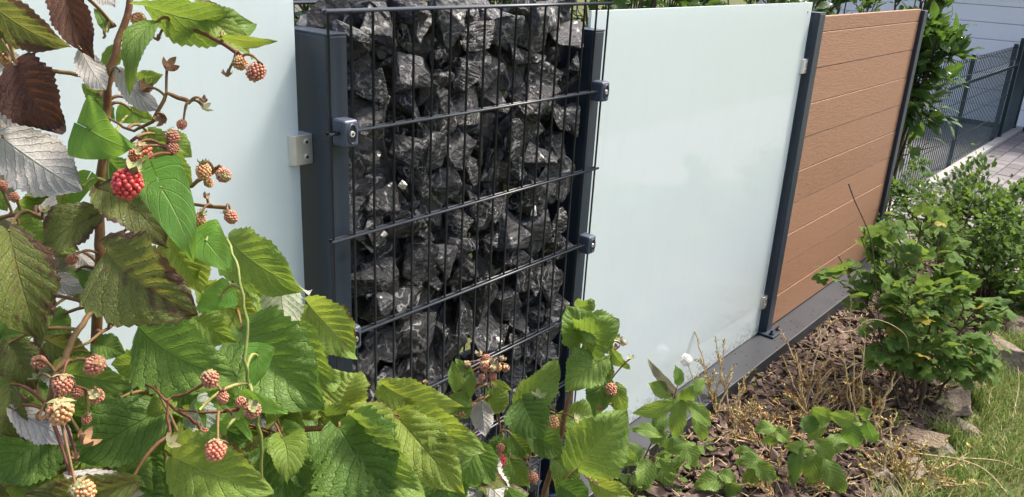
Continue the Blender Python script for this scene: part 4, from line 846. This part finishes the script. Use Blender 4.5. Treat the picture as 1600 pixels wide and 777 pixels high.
# dry twig lying over the edging stones, single stalks
def stalk(name, label, pts, r, mat, cat='twig'):
    P = [at(*q) for q in pts]; t = thing(name, label, cat, tuple(P[0])); mb = MB(); dn = []
    for i in range(len(P)-1):
        a, b, c, e = P[max(0, i-1)], P[i], P[i+1], P[min(len(P)-1, i+2)]
        for k in range(5):
            u = k/5; dn.append(0.5*((2*b)+(c-a)*u+(2*a-5*b+4*c-e)*u*u+(3*b-a-3*c+e)*u**3))
    dn.append(P[-1]); n = len(dn); mb.tube(dn, [r*(1-0.5*i/n) for i in range(n)], 6); part('stem', mb, mat, t, True); return t
g1 = gnd(1420,712); ds = depth_of(g1)-0.05
stalk('fallen_twig', 'bare dry twig lying across the edging stones towards the lawn', [(1415,706,ds),(1460,712,ds-.03),(1500,718,ds-.05),(1540,735,ds-.1),(1575,772,ds-.18)], .0035, M_twig)
stalk('fallen_twig', 'thin forked dry twig reaching over the lawn grass', [(1440,722,ds-.02),(1500,716,ds),(1560,720,ds),(1600,735,ds-.02),(1640,730,ds)], .003, M_twig)
stalk('dry_stalk', 'pale bent grass stalk arching in front of the currant bush', [(1316,518,2.7),(1335,515,2.7),(1352,502,2.68),(1370,499,2.66),(1395,508,2.64),(1415,524,2.68),(1420,545,2.8)], .0013, M_petal_dry)
tb = gnd(1352,560,0.08); stalk('thin_twig', 'thin dark bare twig standing in front of the wood-look planks', [(1358,365,3.15),(1350,345,3.15),(1335,312,3.15),(1326,287,3.15)][::-1]+[(1365,400,3.15),(1375,520,3.12),(1378,560,3.1)], .0028, M_dark_twig)
stalk('dry_stalk', 'straw-coloured dead stalk standing in the lawn edge', [(1590,570,3.3),(1592,600,3.28),(1586,635,3.25)], .002, M_petal_dry)
# dandelion clock
dp = gnd(1108,676); dd_ = depth_of(dp); dl = thing('dandelion_clock', 'white dandelion seed head on a thin stalk before the glass', 'dandelion', tuple(dp)); hp = at(1072,562,dd_-.02)
part('stalk', MB().tube(curve3(dp, hp, .02, 8), .0018, 6), M_stemg, dl, True); mb = MB(); r_ = random.Random(3); M_fluff = plain('seed_fluff', (0.80,0.79,0.75), 0.8)
for k in range(260):
    v = Vector((r_.gauss(0, 1), r_.gauss(0, 1), r_.gauss(0, 1))).normalized(); e = hp+v*0.020; mb.tube([hp+v*.003, e], [.00022, .00022], 3, False); a = v.orthogonal().normalized(); b = v.cross(a)
    for j in range(6): th = j*1.047; o = (a*math.cos(th)+b*math.sin(th)); s_ = v.cross(o)*.0006; mb.add([tuple(e-s_), tuple(e+s_), tuple(e+o*.0055+v*.003)], [(0, 1, 2)])
o = part('seed_ball', mb, M_fluff, dl); o['kind'] = 'stuff'; part('receptacle', MB().add([tuple(hp+v*.0035) for v in ICO[0]], ICO[1]), M_sepal, dl, True)
# ------------------------------------------------------------------ edging stones
def rockmat():
    m, t, out = newmat('tan_limestone'); g = N(t); oc = g.n('TexCoord').outputs['Object']; rnd = g.n('ObjectInfo').outputs['Random']
    n1 = g.noise(oc, 3, 6, .65).outputs[0]; col = g.ramp(g.math('ADD', g.math('MULTIPLY', n1, .8), g.math('MULTIPLY', rnd, .25)), [(.20, (.34,.22,.14)), (.42, (.58,.43,.31)), (.68, (.74,.64,.52))])
    ms = g.ramp(g.noise(oc, 5, 4).outputs[0], [(.64, 0.0), (.74, 1.0)]); col = g.mix(g.math('MULTIPLY', ms, .4), col, (.09,.10,.04))
    t.links.new(g.bsdf(col, .85, g.bump(g.noise(oc, 7, 6, .7).outputs[0], 1.0, .25), 0, .3), out.inputs[0]); return m
M_rock = rockmat(); SP = []
for k, (px, py, s, lb) in enumerate([(1405,700,.055,'small pale rounded edging stone at the dry shrub'),(1440,690,.075,'flat pale limestone slab of the bed edging'),(1425,735,.05,'grey wedge-shaped edging stone half in the grass'),(1500,668,.06,'brownish mossy edging stone behind the pale slab'),(1490,632,.075,'upright pale-topped edging stone below the currant bush'),
    (1552,560,.11,'large tan edging stone by the lawn'),(1590,515,.08,'tan edging stone beside the dark leafy shrub'),(1380,745,.045,'half-buried edging stone among dry twigs'),(1450,760,.04,'small edging stone in the grass edge'),(1470,700,.05,'pale edging stone leaning on the flat slab'),(1522,600,.05,'low edging stone between the upright stone and the large tan one'),(1400,770,.04,'low edging stone under the sprawling dry shrub')]):
    p = gnd(px, py, 0.02); s *= 1.2; SP.append((p.x, p.y, s)); me = rock_mesh(60+k, 'edging_stone', M_rock, 17, 2, .13); o = link('edging_stone', me); o.location = (p.x, p.y, s*.26); o.scale = (s*1.2, s*.85, s*.72); o.rotation_euler = (random.gauss(0, .2), random.gauss(0, .2), random.uniform(0, 6)); tag(o, lb, 'stone', 'edging stones of the bed')
# ------------------------------------------------------------------ grass
def grassmat():
    m, t, out = newmat('grass_blade'); g = N(t); isl = g.n('NewGeometry').outputs['Random Per Island']; oc = g.n('TexCoord').outputs['Object']
    f = g.math('ADD', g.math('MULTIPLY', isl, .7), g.math('MULTIPLY', g.noise(oc, 4, 3).outputs[0], .5), clamp=True)
    col = g.ramp(f, [(.2, (.075,.155,.025)), (.55, (.16,.25,.045)), (.8, (.27,.31,.08)), (.95, (.45,.38,.19))])
    b = g.bsdf(col, .5, None, 0, .3); tr = g.n('BsdfTranslucent'); g.set(tr, 0, col); mx = g.n('MixShader'); mx.inputs[0].default_value = .3; t.links.new(b, mx.inputs[1]); t.links.new(tr.outputs[0], mx.inputs[2]); t.links.new(mx.outputs[0], out.inputs[0]); return m
nb = 42000; V = np.zeros((nb*5, 3)); gxs = rng.uniform(2.2, 5.6, nb); gys = YE+0.06-rng.power(0.9, nb)*1.15+0.0
gys = np.where(rng.random(nb) < 0.25, YE+rng.normal(0, .045, nb), gys); clump = np.array([noise.noise((a*6, b*6, 4)) for a, b in zip(gxs, gys)])
hh = rng.uniform(.03, .075, nb)*(1+.7*np.clip(clump, -0.6, 1))*(1+0.5*np.exp(-((gys-YE+.05)/.08)**2)); an = rng.uniform(0, 6.28, nb); ln = rng.uniform(.1, .9, nb)*hh; wd = rng.uniform(.0010, .0022, nb)
zz = np.array([hgt(a, 0) for a in gxs])-.014
for (sx_, sy_, ss_) in SP: hh = np.where((gxs-sx_)**2+(gys-sy_)**2 < (ss_*1.15)**2, hh*0.25, hh)
dx, dy = np.cos(an), np.sin(an); 
for k, (fu, fl, fw) in enumerate(((0, 0, 1), (0, 0, -1), (.6, .3, .8), (.6, .3, -.8), (1, 1, 0))):
    V[k::5, 0] = gxs+dx*ln*fl-dy*wd*fw; V[k::5, 1] = gys+dy*ln*fl+dx*wd*fw; V[k::5, 2] = zz+hh*fu*np.where(fl == 1, .92, 1)
me = bpy.data.meshes.new('lawn_grass'); F = []
for i in range(nb): b = 5*i; F += [(b, b+1, b+3, b+2), (b+2, b+3, b+4)]
me.from_pydata(V.tolist(), [], F); me.materials.append(grassmat()); go = link('lawn_grass', me); go['kind'] = 'stuff'; go['label'] = 'short lawn grass with dry patches along the bed edge'; go['category'] = 'grass'
# ------------------------------------------------------------------ drive, kerb, mesh fence, garage
def pavemat():
    m, t, out = newmat('paver_concrete'); g = N(t); oc = g.n('TexCoord').outputs['Object']; rnd = g.n('ObjectInfo').outputs['Random']
    n1 = g.noise(oc, 40, 5, .7).outputs[0]; f = g.math('ADD', g.math('MULTIPLY', n1, .5), g.math('MULTIPLY', rnd, .5)); col = g.ramp(f, [(.25, (.13,.12,.12)), (.75, (.215,.196,.195))])
    t.links.new(g.bsdf(col, .85, g.bump(n1, .5, .003), 0, .3), out.inputs[0]); return m
M_pave = pavemat(); M_asph = plain('asphalt', (0.11,0.106,0.10), 0.9, var=0.3, nscale=14, bumps=0.6)
drive = sheet('driveway', 6.6, 16.0, -3.0, 1.93, 0.0, plain('joint_sand', (0.14,0.12,0.10), 0.95, var=.2, bumps=.4), 30, 4)
pm_ = bevel(MB().box(-.117, .117, -.077, .077, -.04, .02).mesh('paver', M_pave, False), .006, 1)
pp = 0
for j in range(13):
    for i in range(24):
        x = 7.85+.24*i+(.12 if j % 2 else 0); y = 1.84-.16*j
        px = depth_of((x, y, -.5))
        if pp < 300: o = link('paver', pm_, drive); o.location = (x, y, hgt(x, y)+random.uniform(-.002, .003)); o.rotation_euler = (random.gauss(0, .006), random.gauss(0, .006), random.gauss(0, .008)); pp += 1
kb = thing('kerb', 'concrete edging kerb along the foot of the green mesh fence', 'kerb', (10.4, 1.985, -.5))
for i in range(7): bpart('kerb_stone', (6.9+i*1.0, 7.894+i*1.0, 1.932, 2.035, -.6, -.44), M_conc, kb, .008)
yard = sheet('asphalt_yard', 6.6, 13.68, 2.05, 7.5, 0.004, M_asph, 12, 6)
mf = thing('mesh_fence', 'dark green welded mesh fence beside the paved drive', 'fence', (10.3, 2.03, -.45))
def fpart(nm, pts, r, n=6): return part(nm, MB().tube(pts, r, n), M_green, mf, True)
for x in (8.02, 10.27, 12.52): bpart('post', (x-.03, x+.03, 2.05, 2.09, -.5, .78), M_green, mf, .004)
zt = .74
for i in range(55):
    x = 7.95+i*.085; fpart('vertical_wire', [(x, 2.03, -.42), (x, 2.03, .48), (x, 1.99, .53), (x, 2.03, .58), (x, 2.03, zt+.03)], .0048, 5)
for z, y in ((-.38, 2.03), (-.12, 2.03), (.12, 2.03), (.30, 2.03), (.48, 2.03), (.53, 1.99), (.58, 2.03), (.73, 2.03)): fpart('horizontal_wire', [(7.93, y+.006, z), (12.58, y+.006, z)], .0045 if z not in (.48,.58) else .006)
mg = thing('mesh_gate', 'dark green gate closing the gap between mesh fence and garage', 'gate', (13.1, 2.03, -.45))
for b in ((12.62,12.67,2.0,2.05,-.5,.85),(13.58,13.63,2.0,2.05,-.5,.85)): bpart('post', b, M_green, mg, .004)
for b in ((12.68,13.57,2.01,2.04,-.42,-.38),(12.68,13.57,2.01,2.04,.78,.82)): bpart('rail', b, M_green, mg, .004)
for i in range(18): part('bar', MB().tube([(12.71+i*.049, 2.025, -.39), (12.71+i*.049, 2.025, .79)], .008, 6), M_green, mg, True)
ga = thing('garage', 'white garage with horizontally ribbed sectional door', 'garage', (15.5, 3.0, -.5))
part('wall', MB().box(13.86, 18.5, -.6, 6.2, -.5, 2.3).box(13.70, 13.86, 5.6, 6.2, -.5, 2.3).box(13.70, 13.86, -.6, .3, -.5, 2.3), M_wall, ga)
for i in range(8): bpart('door_panel', (13.80, 13.84, .305, 5.595, -.44+i*.232, -.44+(i+1)*.232-.006), M_white, ga, .005)
bpart('bottom_seal', (13.79, 13.845, .305, 5.595, -.495, -.443), M_hole, ga, .004); bpart('lintel', (13.66, 13.858, .303, 5.597, 1.42, 2.298), M_white, ga, .004)
bpart('roof_slab', (13.4, 18.7, -.8, 6.4, 2.302, 2.5), M_conc, ga, .01)
cw = thing('concrete_wall', 'grey concrete boundary wall glimpsed behind the gabion', 'wall', (1.0, 7.0, 0))
for i in range(6): bpart('wall_panel', (-3.0+i*1.5, -1.505+i*1.5, 6.96, 7.04, -.1, 2.2), M_conc, cw, .006); bpart('coping', (-3.0+i*1.5, -1.505+i*1.5, 6.90, 7.10, 2.203, 2.28), M_conc, cw, .008)
